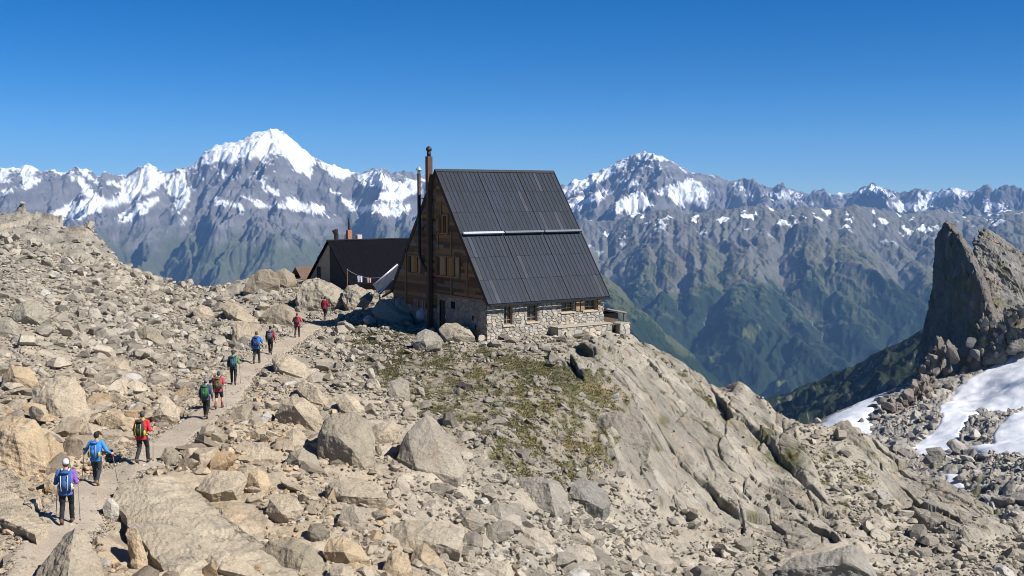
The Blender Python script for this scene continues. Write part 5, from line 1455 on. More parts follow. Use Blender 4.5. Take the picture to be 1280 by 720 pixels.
# ---- roof
def rp(x, y, up=0.0):
    """point on the front roof plane (y from -.425 at the eave to HW/2 at the ridge), lifted 'up' square to it"""
    nn = np.array([0, -slope, 1]) / math.hypot(slope, 1)
    return np.array([x, y, ZE + (y + .425) * slope]) + nn * up
X0, X1, YE, YR = -.09, HL + .2, -.425, HW / 2
for row in range(2):
    for colm in range(3):
        ya, yb = (YE, YE + (YR - YE) * .5) if row == 0 else (YE + (YR - YE) * .505, YR - .02)
        xa, xb = X0 + (X1 - X0) * colm / 3 + .015, X0 + (X1 - X0) * (colm + 1) / 3 - .015
        m = MB(); r = np.random.default_rng(row * 3 + colm)
        ns = 10
        for k in range(ns):
            u0, u1 = xa + (xb - xa) * k / ns, xa + (xb - xa) * (k + 1) / ns
            nsub = 3
            for q in range(nsub):
                v0, v1 = ya + (yb - ya) * q / nsub, ya + (yb - ya) * (q + 1) / nsub - .012
                c = np.array([.009, .015, .028]) * (.72 + .55 * r.random()) + (.018 if r.random() < .05 else 0)
                lift = .006 * (nsub - q)
                m.hexa([rp(u0 + .006, v0, -.04), rp(u1 - .006, v0, -.04), rp(u1 - .006, v1, -.04), rp(u0 + .006, v1, -.04),
                        rp(u0 + .006, v0, lift), rp(u1 - .006, v0, lift), rp(u1 - .006, v1, lift - .003), rp(u0 + .006, v1, lift - .003)], c)
            if k: m.hexa([rp(u0 - .016, ya, .002), rp(u0 + .016, ya, .002), rp(u0 + .016, yb, .002), rp(u0 - .016, yb, .002), rp(u0 - .012, ya, .04), rp(u0 + .012, ya, .04), rp(u0 + .012, yb, .04), rp(u0 - .012, yb, .04)], (.012, .016, .024))
        m.build('roof_panel', M_METAL, hut, col=True)
for k in (1, 2):                                 # standing joints between the panels
    xk = X0 + (X1 - X0) * k / 3; m = MB()
    m.hexa([rp(xk - .022, YE, .003), rp(xk + .022, YE, .003), rp(xk + .022, YR, .003), rp(xk - .022, YR, .003), rp(xk - .018, YE, .07), rp(xk + .018, YE, .07), rp(xk + .018, YR, .07), rp(xk - .018, YR, .07)], (.035, .038, .045))
    m.build('roof_joint', M_METAL, hut, col=True)
ym = YE + (YR - YE) * .5025
for k in range(3):                               # snow guard rail across the middle of the roof
    xa, xb = X0 + (X1 - X0) * k / 3 + .05, X0 + (X1 - X0) * (k + 1) / 3 - .05
    m = MB(); m.hexa([rp(xa, ym - .09, .14), rp(xb, ym - .09, .14), rp(xb, ym + .06, .14), rp(xa, ym + .06, .14), rp(xa, ym - .09, .30), rp(xb, ym - .09, .30), rp(xb, ym + .03, .26), rp(xa, ym + .03, .26)])
    m.build('snow_guard', M_ZINC if k == 0 else simple_mat('unlit_zinc', (.15, .165, .185), .5, .15, 5, .4), hut, .01)  # left third bright, the rest dark: sunlight put into the metal's colour
sub = MB(); sub.hexa([rp(X0 + .02, YE + .03, -.2), rp(X1 - .02, YE + .03, -.2), rp(X1 - .02, YR, -.2), rp(X0 + .02, YR, -.2), rp(X0 + .02, YE + .03, -.045), rp(X1 - .02, YE + .03, -.045), rp(X1 - .02, YR, -.045), rp(X0 + .02, YR, -.045)], (.09, .055, .03)); sub.build('roof_deck', M_TIMBER, hut, col=True)
lf = MB()
def lp(x, y, up=0.0): q = rp(x, HW - y, up); return np.array([q[0], HW - q[1], q[2]])
lf.hexa([lp(X0, HW - YE, -.2), lp(X0, YR, -.2), lp(X1, YR, -.2), lp(X1, HW - YE, -.2), lp(X0, HW - YE, .01), lp(X0, YR, .01), lp(X1, YR, .01), lp(X1, HW - YE, .01)], (.02, .024, .03)); lf.build('rear_roof', M_METAL, hut, col=True)
for fn, ys in ((rp, (YE, YR)), (lp, (HW - YE, YR))):
    m = MB(); a, b = ys
    m.hexa([fn(X0 - .06, a, -.24), fn(X0 - .06, b, -.24), fn(X0 - .005, b, -.24), fn(X0 - .005, a, -.24), fn(X0 - .06, a, .06), fn(X0 - .06, b, .06), fn(X0 - .005, b, .06), fn(X0 - .005, a, .06)], (.05, .04, .035)); m.build('verge_board', M_TIMBER, hut, col=True)
m = MB(); m.hexa([rp(X1 + .002, YE, -.22), rp(X1 + .05, YE, -.22), rp(X1 + .05, YR, -.22), rp(X1 + .002, YR, -.22), rp(X1 + .002, YE, .06), rp(X1 + .05, YE, .06), rp(X1 + .05, YR, .06), rp(X1 + .002, YR, .06)], (.04, .04, .045)); m.build('verge_board', M_TIMBER, hut, col=True)
m = MB(); m.prism([(YR - .13, ZR - .10), (YR, ZR + .07), (YR + .13, ZR - .10), (YR, ZR + .02)], 'x', X0 - .08, X1 + .07, (.02, .024, .03)); m.build('ridge_cap', M_METAL, hut, col=True)
m = MB(); m.box(X0, X1, YE - .14, YE - .02, ZE - .16, ZE - .03, (.015, .018, .022)); m.build('gutter', M_METAL, hut, col=True)

# ---- chimneys on the gable
wch = gu(541.6)
m = MB(); m.box(-.50, -.16, wch - .15, wch + .15, .2, 10.2, (.085, .055, .035))
ch = m.build('chimney', M_TIMBER, hut, .02, col=True)
m = MB(); m.box(-.54, -.12, wch - .18, wch + .18, 10.2, 12.7, (.105, .062, .04)); m.build('chimney_stack', M_TIMBER, ch, .02, col=True)
m = MB(); m.tube([(-.33, wch, 12.7), (-.33, wch, 13.05)], .15, 12); m.tube([(-.33, wch, 13.05), (-.33, wch, 13.12), (-.33, wch, 13.3), (-.33, wch, 13.42)], [.1, .22, .2, .08], 12); m.build('chimney_cowl', M_PIPE, ch, smooth_=True)
wp = gu(530.8)
m = MB(); m.tube([(-.45, wp, 11.45), (-.45, wp, 5.6), (-.42, wp - .4, 4.8), (-.36, wch + .2, 4.3)], .13, 14); fp = m.build('flue_pipe', M_PIPE, hut, smooth_=True)
m = MB(); m.tube([(-.45, wp, 11.45), (-.45, wp, 11.75)], .12, 12); m.tube([(-.45, wp, 11.70), (-.45, wp, 11.78), (-.45, wp, 11.98)], [.25, .22, .07], 12); m.build('flue_cap', M_ZINC, fp, smooth_=True)
for zz in (9.6, 7.5):
    m = MB(); m.box(-.30, .0, wp - .03, wp + .03, zz, zz + .05); m.build('bracket', M_PIPE, fp)

# ---- ledge wall along the front and lean-to at the right end
a0, a1 = hu(697, .9), HL + .15
ledge = empty('ledge_wall', (HUT0 + np.array([*(-W_ * .95), 0])).tolist(), hut_th, 'low rubble ledge with pale capping along the right half of the hut front', 'wall')
stone_wall('stonework', 'y', a0, a1 + 1.6, -.9, .52, [(a1 - .15, a1 + .62, -.35, .45)], ledge, (.37, .33, .27), 2.4, .06, .06)
m = MB(); m.box(a0, a1 - .17, .02, .90, -.9, .5, (.3, .26, .2)); m.box(a1 + .64, a1 + 1.55, .02, 1.5, -.9, .5, (.3, .26, .2)); m.box(a1 - .15, a1 + .62, .5, .9, -.9, .5, (.02, .02, .02)); m.build('core', M_STONE, ledge, col=True)
m = MB(); m.box(a0 - .05, a1 - .1, -.10, .93, .525, .60, (.34, .30, .245)); m.build('capping', M_STONE, ledge, .015, col=True)
lt = empty('lean_to', (HUT0 + np.array([*(U_ * HL), 0])).tolist(), hut_th, 'small wooden lean-to with a tilted plank roof on the right end of the hut', 'shed')
m = MB(); m.box(.12, 1.5, .1, 2.2, -.5, 1.15, (.10, .07, .05)); m.build('wall', M_TIMBER, lt, .01, col=True)
m = MB(); m.hexa([(.08, -.35, 1.50), (1.95, -.35, 1.12), (1.95, 2.4, 1.12), (.08, 2.4, 1.50), (.08, -.35, 1.60), (1.95, -.35, 1.22), (1.95, 2.4, 1.22), (.08, 2.4, 1.60)], (.26, .22, .18)); m.build('roof', M_TIMBER, lt, .01, col=True)
m = MB(); m.box(1.72, 1.82, -.28, -.18, .5, 1.12, (.12, .09, .06)); m.build('post', M_TIMBER, lt, col=True)

# ---- dark roofed annex behind, half hidden by the hut
ax0 = np.array([-16.95, 104.0]); AZR = 5.62
ann = empty('annex', (ax0[0], ax0[1], 0), hut_th, 'low annex with a black roof and pale half gable left behind the hut', 'hut')
m = MB(); m.prism([(0.02, .2), (4.25, .2), (4.25, 2.1), (.02, AZR - .1)], 'x', 0, .3); m.build('gable_wall', M_PLASTER, ann, label='pale plastered half of the gable')
m = MB(); m.prism([(-4.25, .2), (-.02, .2), (-.02, AZR - .1), (-4.25, 2.1)], 'x', .02, .3, (.035, .032, .032)); m.build('shaded_gable_half', M_TIMBER, ann, col=True, label='right half of the gable, its shade put into a dark colour')  # same gable as the pale half, with its deeper shade painted in
m = MB(); m.box(.4, 13, -4.1, 4.1, .2, 2.05, (.05, .04, .035)); m.build('wall', M_TIMBER, ann, col=True)
M_BLACK = attr_mat('black_roof', .9, .2, 2, .1, .01, .03)
for sg in (-1, 1):
    m = MB(); n_ = 22
    for k in range(n_):
        u0, u1 = -.25 + 13.4 * k / n_, -.25 + 13.4 * (k + 1) / n_ - .012
        m.hexa([(u0, sg * 4.6, 1.72), (u1, sg * 4.6, 1.72), (u1, 0, AZR - .08), (u0, 0, AZR - .08), (u0, sg * 4.6, 1.86 + .004 * (k % 3)), (u1, sg * 4.6, 1.86 + .004 * (k % 3)), (u1, 0, AZR + .06), (u0, 0, AZR + .06)][:: 1], (.006, .006, .008))  # dark metal blackened further: the shadow on it put into the colour
    m.build('roof', M_BLACK, ann, col=True)
m = MB(); m.box(-.3, 13.2, -.12, .12, AZR + .03, AZR + .12, (.03, .03, .035)); m.build('ridge_cap', M_BLACK, ann, col=True)
m = MB(); m.box(-.05, -.01, 2.0, 2.75, 1.75, 3.1); w = m.build('window', M_DARK, ann)
m = MB(); m.box(2.05, 2.5, .3, .75, AZR - .3, AZR + .95, (.34, .15, .085)); ch = m.build('chimney', M_STONE, ann, .02, col=True, label='orange brick chimney')
m = MB(); m.tube([(2.3, .55, AZR + 1.0), (2.3, .55, AZR + 1.6), (2.25, .55, AZR + 2.1)], [.13, .1, .05], 8); m.build('chimney_pipe', M_PIPE, ch)
m = MB(); m.tube([(.9, .4, AZR - .3), (.9, .4, AZR + .55), (.75, .4, AZR + 1.0)], [.22, .22, .3], 8); m.build('vent', M_PIPE, ann)
m = MB(); m.box(3.0, 3.5, .2, .7, AZR - .2, AZR + .5, (.5, .42, .36)); m.build('vent', M_STONE, ann, .02, col=True)

shed = empty('tool_shed', (-20.9, 111.5, -.35), hut_th, 'small rusty shed peeping out left behind the annex gable', 'shed')
m = MB(); m.box(0, 2.2, 0, 2.6, -.5, 1.9, (.16, .075, .045)); m.build('wall', M_STONE, shed, col=True)
m = MB(); m.prism([(-.2, 1.85), (1.3, 3.0), (2.8, 1.85), (2.8, 1.75), (1.3, 2.88), (-.2, 1.75)], 'x', -.2, 2.4, (.13, .085, .065)); m.build('roof', M_STONE, shed, col=True)
m = MB(); m.box(-.04, -.01, .8, 1.6, -.3, 1.5, (.06, .04, .03)); m.build('door', M_TIMBER, shed, col=True)

# ---- tilted metal porch roof between annex and hut
p = [ray(467, 357, 90.5), ray(497.5, 331, 91.5), ray(500, 343, 88.5), ray(474, 368, 87.5)]
por = empty('porch_roof', p[3].tolist(), 0, 'tilted metal porch roof with a bright edge left of the timber gable', 'porch')
q = [x - p[3] for x in p]
nrm_ = np.cross(q[1] - q[0], q[3] - q[0]); nrm_ /= np.linalg.norm(nrm_); nrm_ *= np.sign(nrm_[2])
m = MB(); m.plate(q, nrm_, .07, (.10, .105, .115)); m.build('metal_sheet', M_METAL, por, col=True)
for a, b in ((0, 1), (3, 2)):
    m = MB(); m.tube([q[a] + nrm_ * .05, q[b] + nrm_ * .05], .075, 8); m.build('edge_rail', M_ZINC, por, smooth_=True)
for k in (3, 2):
    m = MB(); m.tube([q[k] - nrm_ * .06, np.array([q[k][0], q[k][1], q[k][2] - (1.7 if k == 3 else 3.0)])], .05, 8); m.build('post', M_FRAME, por)
m = MB(); m.tube([ray(478, 371, 88.2) - p[3], ray(494, 361.5, 88.0) - p[3]], .09, 8); m.build('cross_beam', M_FRAME, por)

# ---- clothes line before the annex
cl = empty('clothes_line', ray(442, 352, 97).tolist(), 0, 'sagging clothes line strung in front of the black annex roof', 'clothes line')
b0 = ray(442, 352, 97)
pa, pb = ray(434, 337, 97.5) - b0, ray(478, 346, 96) - b0
for q_ in (pa, pb):
    m = MB(); m.tube([np.array([q_[0], q_[1], -.6]), q_ + np.array([0, 0, .08])], .035, 6); m.build('post', M_FRAME, cl)
pts = [pa + (pb - pa) * t + np.array([0, 0, -.35 * 4 * t * (1 - t)]) for t in np.linspace(0, 1, 12)]
m = MB(); m.tube(pts, .015, 5); m.build('line', M_ZINC, cl)
for (t, wd, ht, cc, nm) in ((.36, .42, .55, (.62, .62, .68), 'white cloth hanging on the clothes line'), (.62, .36, .42, (.55, .36, .30), 'pinkish cloth hanging on the clothes line')):
    c0 = pa + (pb - pa) * t + np.array([0, 0, -.35 * 4 * t * (1 - t)]) + b0
    g = MB(); n_ = 8
    vv, ff_ = [], []
    for j in range(5):
        for i in range(n_ + 1):
            vv.append((wd * (i / n_ - .5), .05 * math.sin(i * 1.7 + j * .4) * (j / 4), -ht * j / 4))
    for j in range(4):
        for i in range(n_): ff_.append((j * (n_ + 1) + i, j * (n_ + 1) + i + 1, (j + 1) * (n_ + 1) + i + 1, (j + 1) * (n_ + 1) + i))
    vv2 = [(x, y + .012, z) for x, y, z in vv]; k0 = len(vv)
    g.add(vv + vv2, ff_ + [tuple(i + k0 for i in f[::-1]) for f in ff_])
    o = g.build('hanging_cloth', simple_mat('cloth', cc, .9, .1, 6), None, smooth_=True); o.location = c0.tolist(); tag(o, nm, 'cloth')

# ---- pale sack by the gable's foot
b0 = ray(527.3, 398, 83.3)
sk = MB(); pr = [(0, -.1, .30), (0, .05, .42), (0, .3, .45), (0, .55, .36), (0, .68, .20), (0, .73, .09), (0, .80, .13)]
sk.tube([(0, 0, z) for _, z, _ in pr], [r_ for *_, r_ in pr], 16)
o = sk.build('sack', simple_mat('sack_cloth', (.42, .43, .46), .8, .12, 5), None, smooth_=True, bevel=0); o.location = b0.tolist(); tag(o, 'pale bulging sack standing at the shaded gable beside the striped shutters', 'sack')

# ================================================================== HIKERS
DG = bpy.context.evaluated_depsgraph_get
def ellipsoid(mb, c, r, n=14, m=9):
    v, f = [], []
    for i in range(1, m):
        a = math.pi * i / m
        for k in range(n):
            t = 2 * math.pi * k / n; v.append((c[0] + r[0] * math.sin(a) * math.cos(t), c[1] + r[1] * math.sin(a) * math.sin(t), c[2] + r[2] * math.cos(a)))
    for i in range(m - 2):
        for k in range(n): f.append((i * n + k, (i + 1) * n + k, (i + 1) * n + (k + 1) % n, i * n + (k + 1) % n))
    v += [(c[0], c[1], c[2] + r[2]), (c[0], c[1], c[2] - r[2])]; a, b = len(v) - 2, len(v) - 1
    for k in range(n):
        f.append((a, k, (k + 1) % n)); f.append((b, (m - 2) * n + (k + 1) % n, (m - 2) * n + k))
    return mb.add(v, f)
def loft(mb, levels, n=18):
    """levels: (x, y, z, half width, half depth)"""
    v, f = [], []
    for (x, y, z, a, b) in levels:
        for k in range(n):
            t = 2 * math.pi * k / n; cx_, sy_ = math.cos(t), math.sin(t)
            v.append((x + a * np.sign(cx_) * abs(cx_) ** .8, y + b * np.sign(sy_) * abs(sy_) ** .8, z))
    for i in range(len(levels) - 1):
        for k in range(n): f.append((i * n + k, i * n + (k + 1) % n, (i + 1) * n + (k + 1) % n, (i + 1) * n + k))
    f += [tuple(range(n))[::-1], tuple(range((len(levels) - 1) * n, len(levels) * n))]
    return mb.add(v, f)
def limb(mb, pts, rads, n=12):
    P = [np.array(p, float) for p in pts]
    mb.tube(P, rads, n)
    for p, r in zip(P, rads): ellipsoid(mb, p, (r, r, r), 10, 7)
    return mb
def remeshed(mb, voxel, name, smooth_it=2, wrinkle=0.0, seed=0):
    me = bpy.data.meshes.new(name); me.from_pydata(np.concatenate(mb.v).tolist(), [], mb.f); me.update()
    bm = bmesh.new(); bm.from_mesh(me); bmesh.ops.recalc_face_normals(bm, faces=list(bm.faces)); bm.to_mesh(me); bm.free()
    o = bpy.data.objects.new(name, me); COL.objects.link(o)
    md_ = o.modifiers.new('r', 'REMESH'); md_.mode = 'VOXEL'; md_.voxel_size = voxel
    if smooth_it: s_ = o.modifiers.new('s', 'SMOOTH'); s_.iterations = smooth_it; s_.factor = .5
    dg = DG(); dg.update()
    out = bpy.data.meshes.new_from_object(o.evaluated_get(dg))
    bpy.data.objects.remove(o); bpy.data.meshes.remove(me)
    if wrinkle:
        n = len(out.vertices); co = np.zeros(n * 3, f32); out.vertices.foreach_get('co', co); co = co.reshape(-1, 3)
        nn = np.zeros(n * 3, f32); out.vertices.foreach_get('normal', nn); nn = nn.reshape(-1, 3)
        co = co + nn * (wrinkle * (n3(co * np.array([1, 1, 1.9]), .16, 3, seed) + .5 * n3(co, .06, 2, seed + 3)))[:, None]
        out.vertices.foreach_set('co', co.astype(f32).ravel()); out.update()
    out.polygons.foreach_set('use_smooth', [True] * len(out.polygons))
    out.name = name
    return out

def hand(mb, wrist, fore, grip, s):
    """palm, four bent fingers and a thumb; closed round a pole held upright (grip = point on its axis) or hanging relaxed"""
    w = np.array(wrist, float); d = np.array(fore, float); d /= np.linalg.norm(d)
    if grip is not None:
        g = np.array(grip, float); up = np.array([0, 0, 1.0])
        e1 = w + d * .055 - g; e1 -= up * (e1 @ up); e1 /= np.linalg.norm(e1)      # from pole to palm
        e2 = np.cross(up, e1) * s
        palm = g + e1 * .034
        limb(mb, [w, palm + e1 * .012], [.027, .030], 10)
        ellipsoid(mb, palm, (.030, .030, .046), 10, 8)
        for i, (hh, L) in enumerate(zip((.031, .010, -.011, -.031), (1.0, 1.08, 1.02, .82))):
            c = g + up * hh
            pts = [c + (e1 * math.cos(a) + e2 * math.sin(a)) * .0265 for a in (R(35), R(95 * L), R(160 * L), R(225 * L))]
            limb(mb, pts, [.0098, .0094, .0088, .0075], 8)
        c = g + up * .034
        pts = [palm - e2 * .018 + up * .004, c + (e1 * math.cos(R(-70)) + e2 * math.sin(R(-70))) * .028, c + up * .012 + (e1 * math.cos(R(-140)) + e2 * math.sin(R(-140))) * .026]
        limb(mb, pts, [.0125, .0112, .0090], 8)
    else:
        f = np.array([0, 1, 0.0]) - d * d[1]; f /= np.linalg.norm(f)               # towards the front
        o = np.cross(d, f)
        inn = o if (o[0] * -s) > 0 else -o                                          # towards the thigh: palm side
        palm = w + d * .055
        limb(mb, [w, w + d * .09], [.026, .034], 10)
        for i, (k, L) in enumerate(zip((.027, .009, -.010, -.027), (.072, .080, .074, .058))):
            b = w + d * .092 + f * k
            p1 = b + d * L * .42 + inn * .006; p2 = p1 + d * L * .30 + inn * .016; p3 = p2 + d * L * .18 + inn * .018
            limb(mb, [b - d * .02, b, p1, p2, p3], [.0105, .0098, .0092, .0086, .0074], 8)
        b = w + d * .03 + f * .026
        limb(mb, [b, b + f * .024 + d * .026 + inn * .008, b + f * .030 + d * .060 + inn * .014], [.0135, .0112, .0088], 8)

def skeleton(step, arms, lean):
    J = {'step': step}
    for s in (-1, 1):
        front = (s == step)
        if front: J['leg', s] = [(.095 * s, .0, .93), (.105 * s, .20, .535), (.105 * s, .235, .105), (.115 * s, .40, .05)]
        else: J['leg', s] = [(.095 * s, .0, .93), (.100 * s, .03, .505), (.100 * s, -.255, .205), (.105 * s, -.15, .045)]
    y = lean
    J['chest'] = (0, .75 * y, 1.30); J['neck'] = (0, y, 1.47); J['head'] = (0, y + .035, 1.63)
    for s, a in zip((-1, 1), arms):
        sh = (.185 * s, .92 * y, 1.405)
        if a == 'pole':
            fwd = .30 if s != step else .16
            el = (.265 * s, y - .05 + .1 * (fwd - .2), 1.13); wr = (.262 * s, y + fwd, 1.09); grip = (.268 * s, y + fwd + .085, 1.085)
        elif a == 'wide':
            el = (.33 * s, y - .06, 1.16); wr = (.43 * s, y + .10, 1.02); grip = (.47 * s, y + .17, 1.00)
        elif a == 'strap':
            el = (.30 * s, y + .02, 1.14); wr = (.135 * s, y + .235, 1.29); grip = (.10 * s, y + .20, 1.34)
        else:
            el = (.255 * s, y - .06, 1.12); wr = (.268 * s, y + .06, .875); grip = None
        J['arm', s] = (sh, el, wr, grip)
    return J

def body_mb(J):
    mb = MB(); y = J['neck'][1]
    loft(mb, [(0, -.01, .80, .10, .075), (0, -.005, .86, .155, .105), (0, 0, .94, .165, .11), (0, .25 * y, 1.06, .138, .095), (0, .5 * y, 1.16, .15, .10), (0, .75 * y, 1.30, .175, .112), (0, .92 * y, 1.40, .165, .095), (0, y, 1.46, .085, .065)])
    limb(mb, [(0, y - .005, 1.42), (0, y + .012, 1.55)], [.062, .054])
    hx, hy, hz__ = J['head']
    ellipsoid(mb, (hx, hy, hz__ + .025), (.076, .098, .105), 18, 12)
    ellipsoid(mb, (hx, hy + .022, hz__ - .045), (.060, .070, .075), 14, 10)
    ellipsoid(mb, (hx, hy + .068, hz__ - .098), (.026, .022, .020))
    limb(mb, [(hx, hy + .094, hz__ + .018), (hx, hy + .112, hz__ - .022)], [.009, .0145], 8)
    ellipsoid(mb, (hx, hy + .088, hz__ - .062), (.024, .010, .0065))
    for s in (-1, 1):
        ellipsoid(mb, (s * .077, hy - .005, hz__ - .005), (.010, .020, .031))
        p = J['leg', s]
        limb(mb, [p[0], tuple(np.array(p[0]) * .5 + np.array(p[1]) * .5 + np.array([0, .012, 0])), p[1]], [.092, .076, .056])
        k, a = np.array(p[1]), np.array(p[2])
        limb(mb, [k, k * .68 + a * .32 + np.array([0, -.012, 0]), a], [.054, .056, .038])
        limb(mb, [a + np.array([0, -.035, -.035]), a + np.array([0, .02, -.03]), p[3]], [.038, .042, .034])
        sh, el, wr, grip = J['arm', s]
        limb(mb, [(sh[0] * .72, sh[1], sh[2] + .01), sh, tuple(np.array(sh) * .5 + np.array(el) * .5), el], [.058, .060, .049, .040])
        limb(mb, [el, tuple(np.array(el) * .6 + np.array(wr) * .4), wr], [.041, .040, .027])
        hand(mb, wr, np.array(wr) - np.array(el), grip, s)
    return mb
def jacket_mb(J, short):
    mb = MB(); y = J['neck'][1]
    loft(mb, [(0, -.005, .82, .178, .128), (0, 0, .94, .185, .132), (0, .25 * y, 1.06, .165, .122), (0, .5 * y, 1.16, .172, .124), (0, .75 * y, 1.30, .195, .132), (0, .92 * y, 1.41, .180, .112), (0, y, 1.475, .082, .074)])
    for s in (-1, 1):
        sh, el, wr, _ = J['arm', s]; a = np.array(el) * .75 + np.array(sh) * .25
        limb(mb, [(sh[0] * .7, sh[1], sh[2] + .012), sh, tuple(np.array(sh) * .5 + np.array(el) * .5)] + ([tuple(a)] if short else [el]), [.072, .075, .064, .058])
        if not short:
            e, w = np.array(el), np.array(wr); limb(mb, [el, tuple(e * .5 + w * .5), tuple(e * .1 + w * .9)], [.057, .052, .040])
    return mb
def trousers_mb(J, short):
    mb = MB()
    loft(mb, [(0, -.005, .79, .125, .10), (0, -.005, .85, .176, .125), (0, 0, .95, .178, .122), (0, .01, 1.03, .158, .11)])
    for s in (-1, 1):
        h, k, a, _ = [np.array(q) for q in J['leg', s]]
        if short: limb(mb, [h, h * .5 + k * .5 + np.array([0, .012, 0]), h * .12 + k * .88], [.104, .094, .084])
        else:
            limb(mb, [h, h * .5 + k * .5 + np.array([0, .012, 0]), k], [.104, .090, .071])
            limb(mb, [k, k * .6 + a * .4 + np.array([0, -.008, 0]), k * .06 + a * .94], [.070, .068, .060])
    return mb
def boots_mb(J, s_):
    mb = MB()
    for s in (s_,):
        k, a, t = [np.array(q) for q in J['leg', s][1:]]; up = (k - a) / np.linalg.norm(k - a); fd = (t - a); fd /= np.linalg.norm(fd)
        limb(mb, [a + up * .075, a, a + np.array([0, -.03, -.035]), a + np.array([0, .03, -.036]), t + np.array([0, 0, .002]), t + np.array([0, .045, .004])], [.052, .052, .050, .052, .046, .038])
    return mb

_bodies = {}
skin_m = simple_mat('skin', (.50, .30, .21), .6, .06, 12)
_mats = {}
def cm(col, nm='fabric', rough=.85, var=.16):
    k = (nm, tuple(col))
    if k not in _mats: _mats[k] = simple_mat(nm, col, rough, var, 14, 0, .25, .25, .01)
    return _mats[k]
def rbox(name, c, sz, mat, parent, bev, taper=1.0, label=None):
    m = MB(); x, y, z = c; a, b, h = sz[0] / 2, sz[1] / 2, sz[2] / 2
    m.hexa([(x - a, y - b, z - h), (x + a, y - b, z - h), (x + a, y + b, z - h), (x - a, y + b, z - h), (x - a * taper, y - b * taper, z + h), (x + a * taper, y - b * taper, z + h), (x + a * taper, y + b, z + h), (x - a * taper, y + b, z + h)])
    return m.build(name, mat, parent, bev, True, seg=3, label=label)

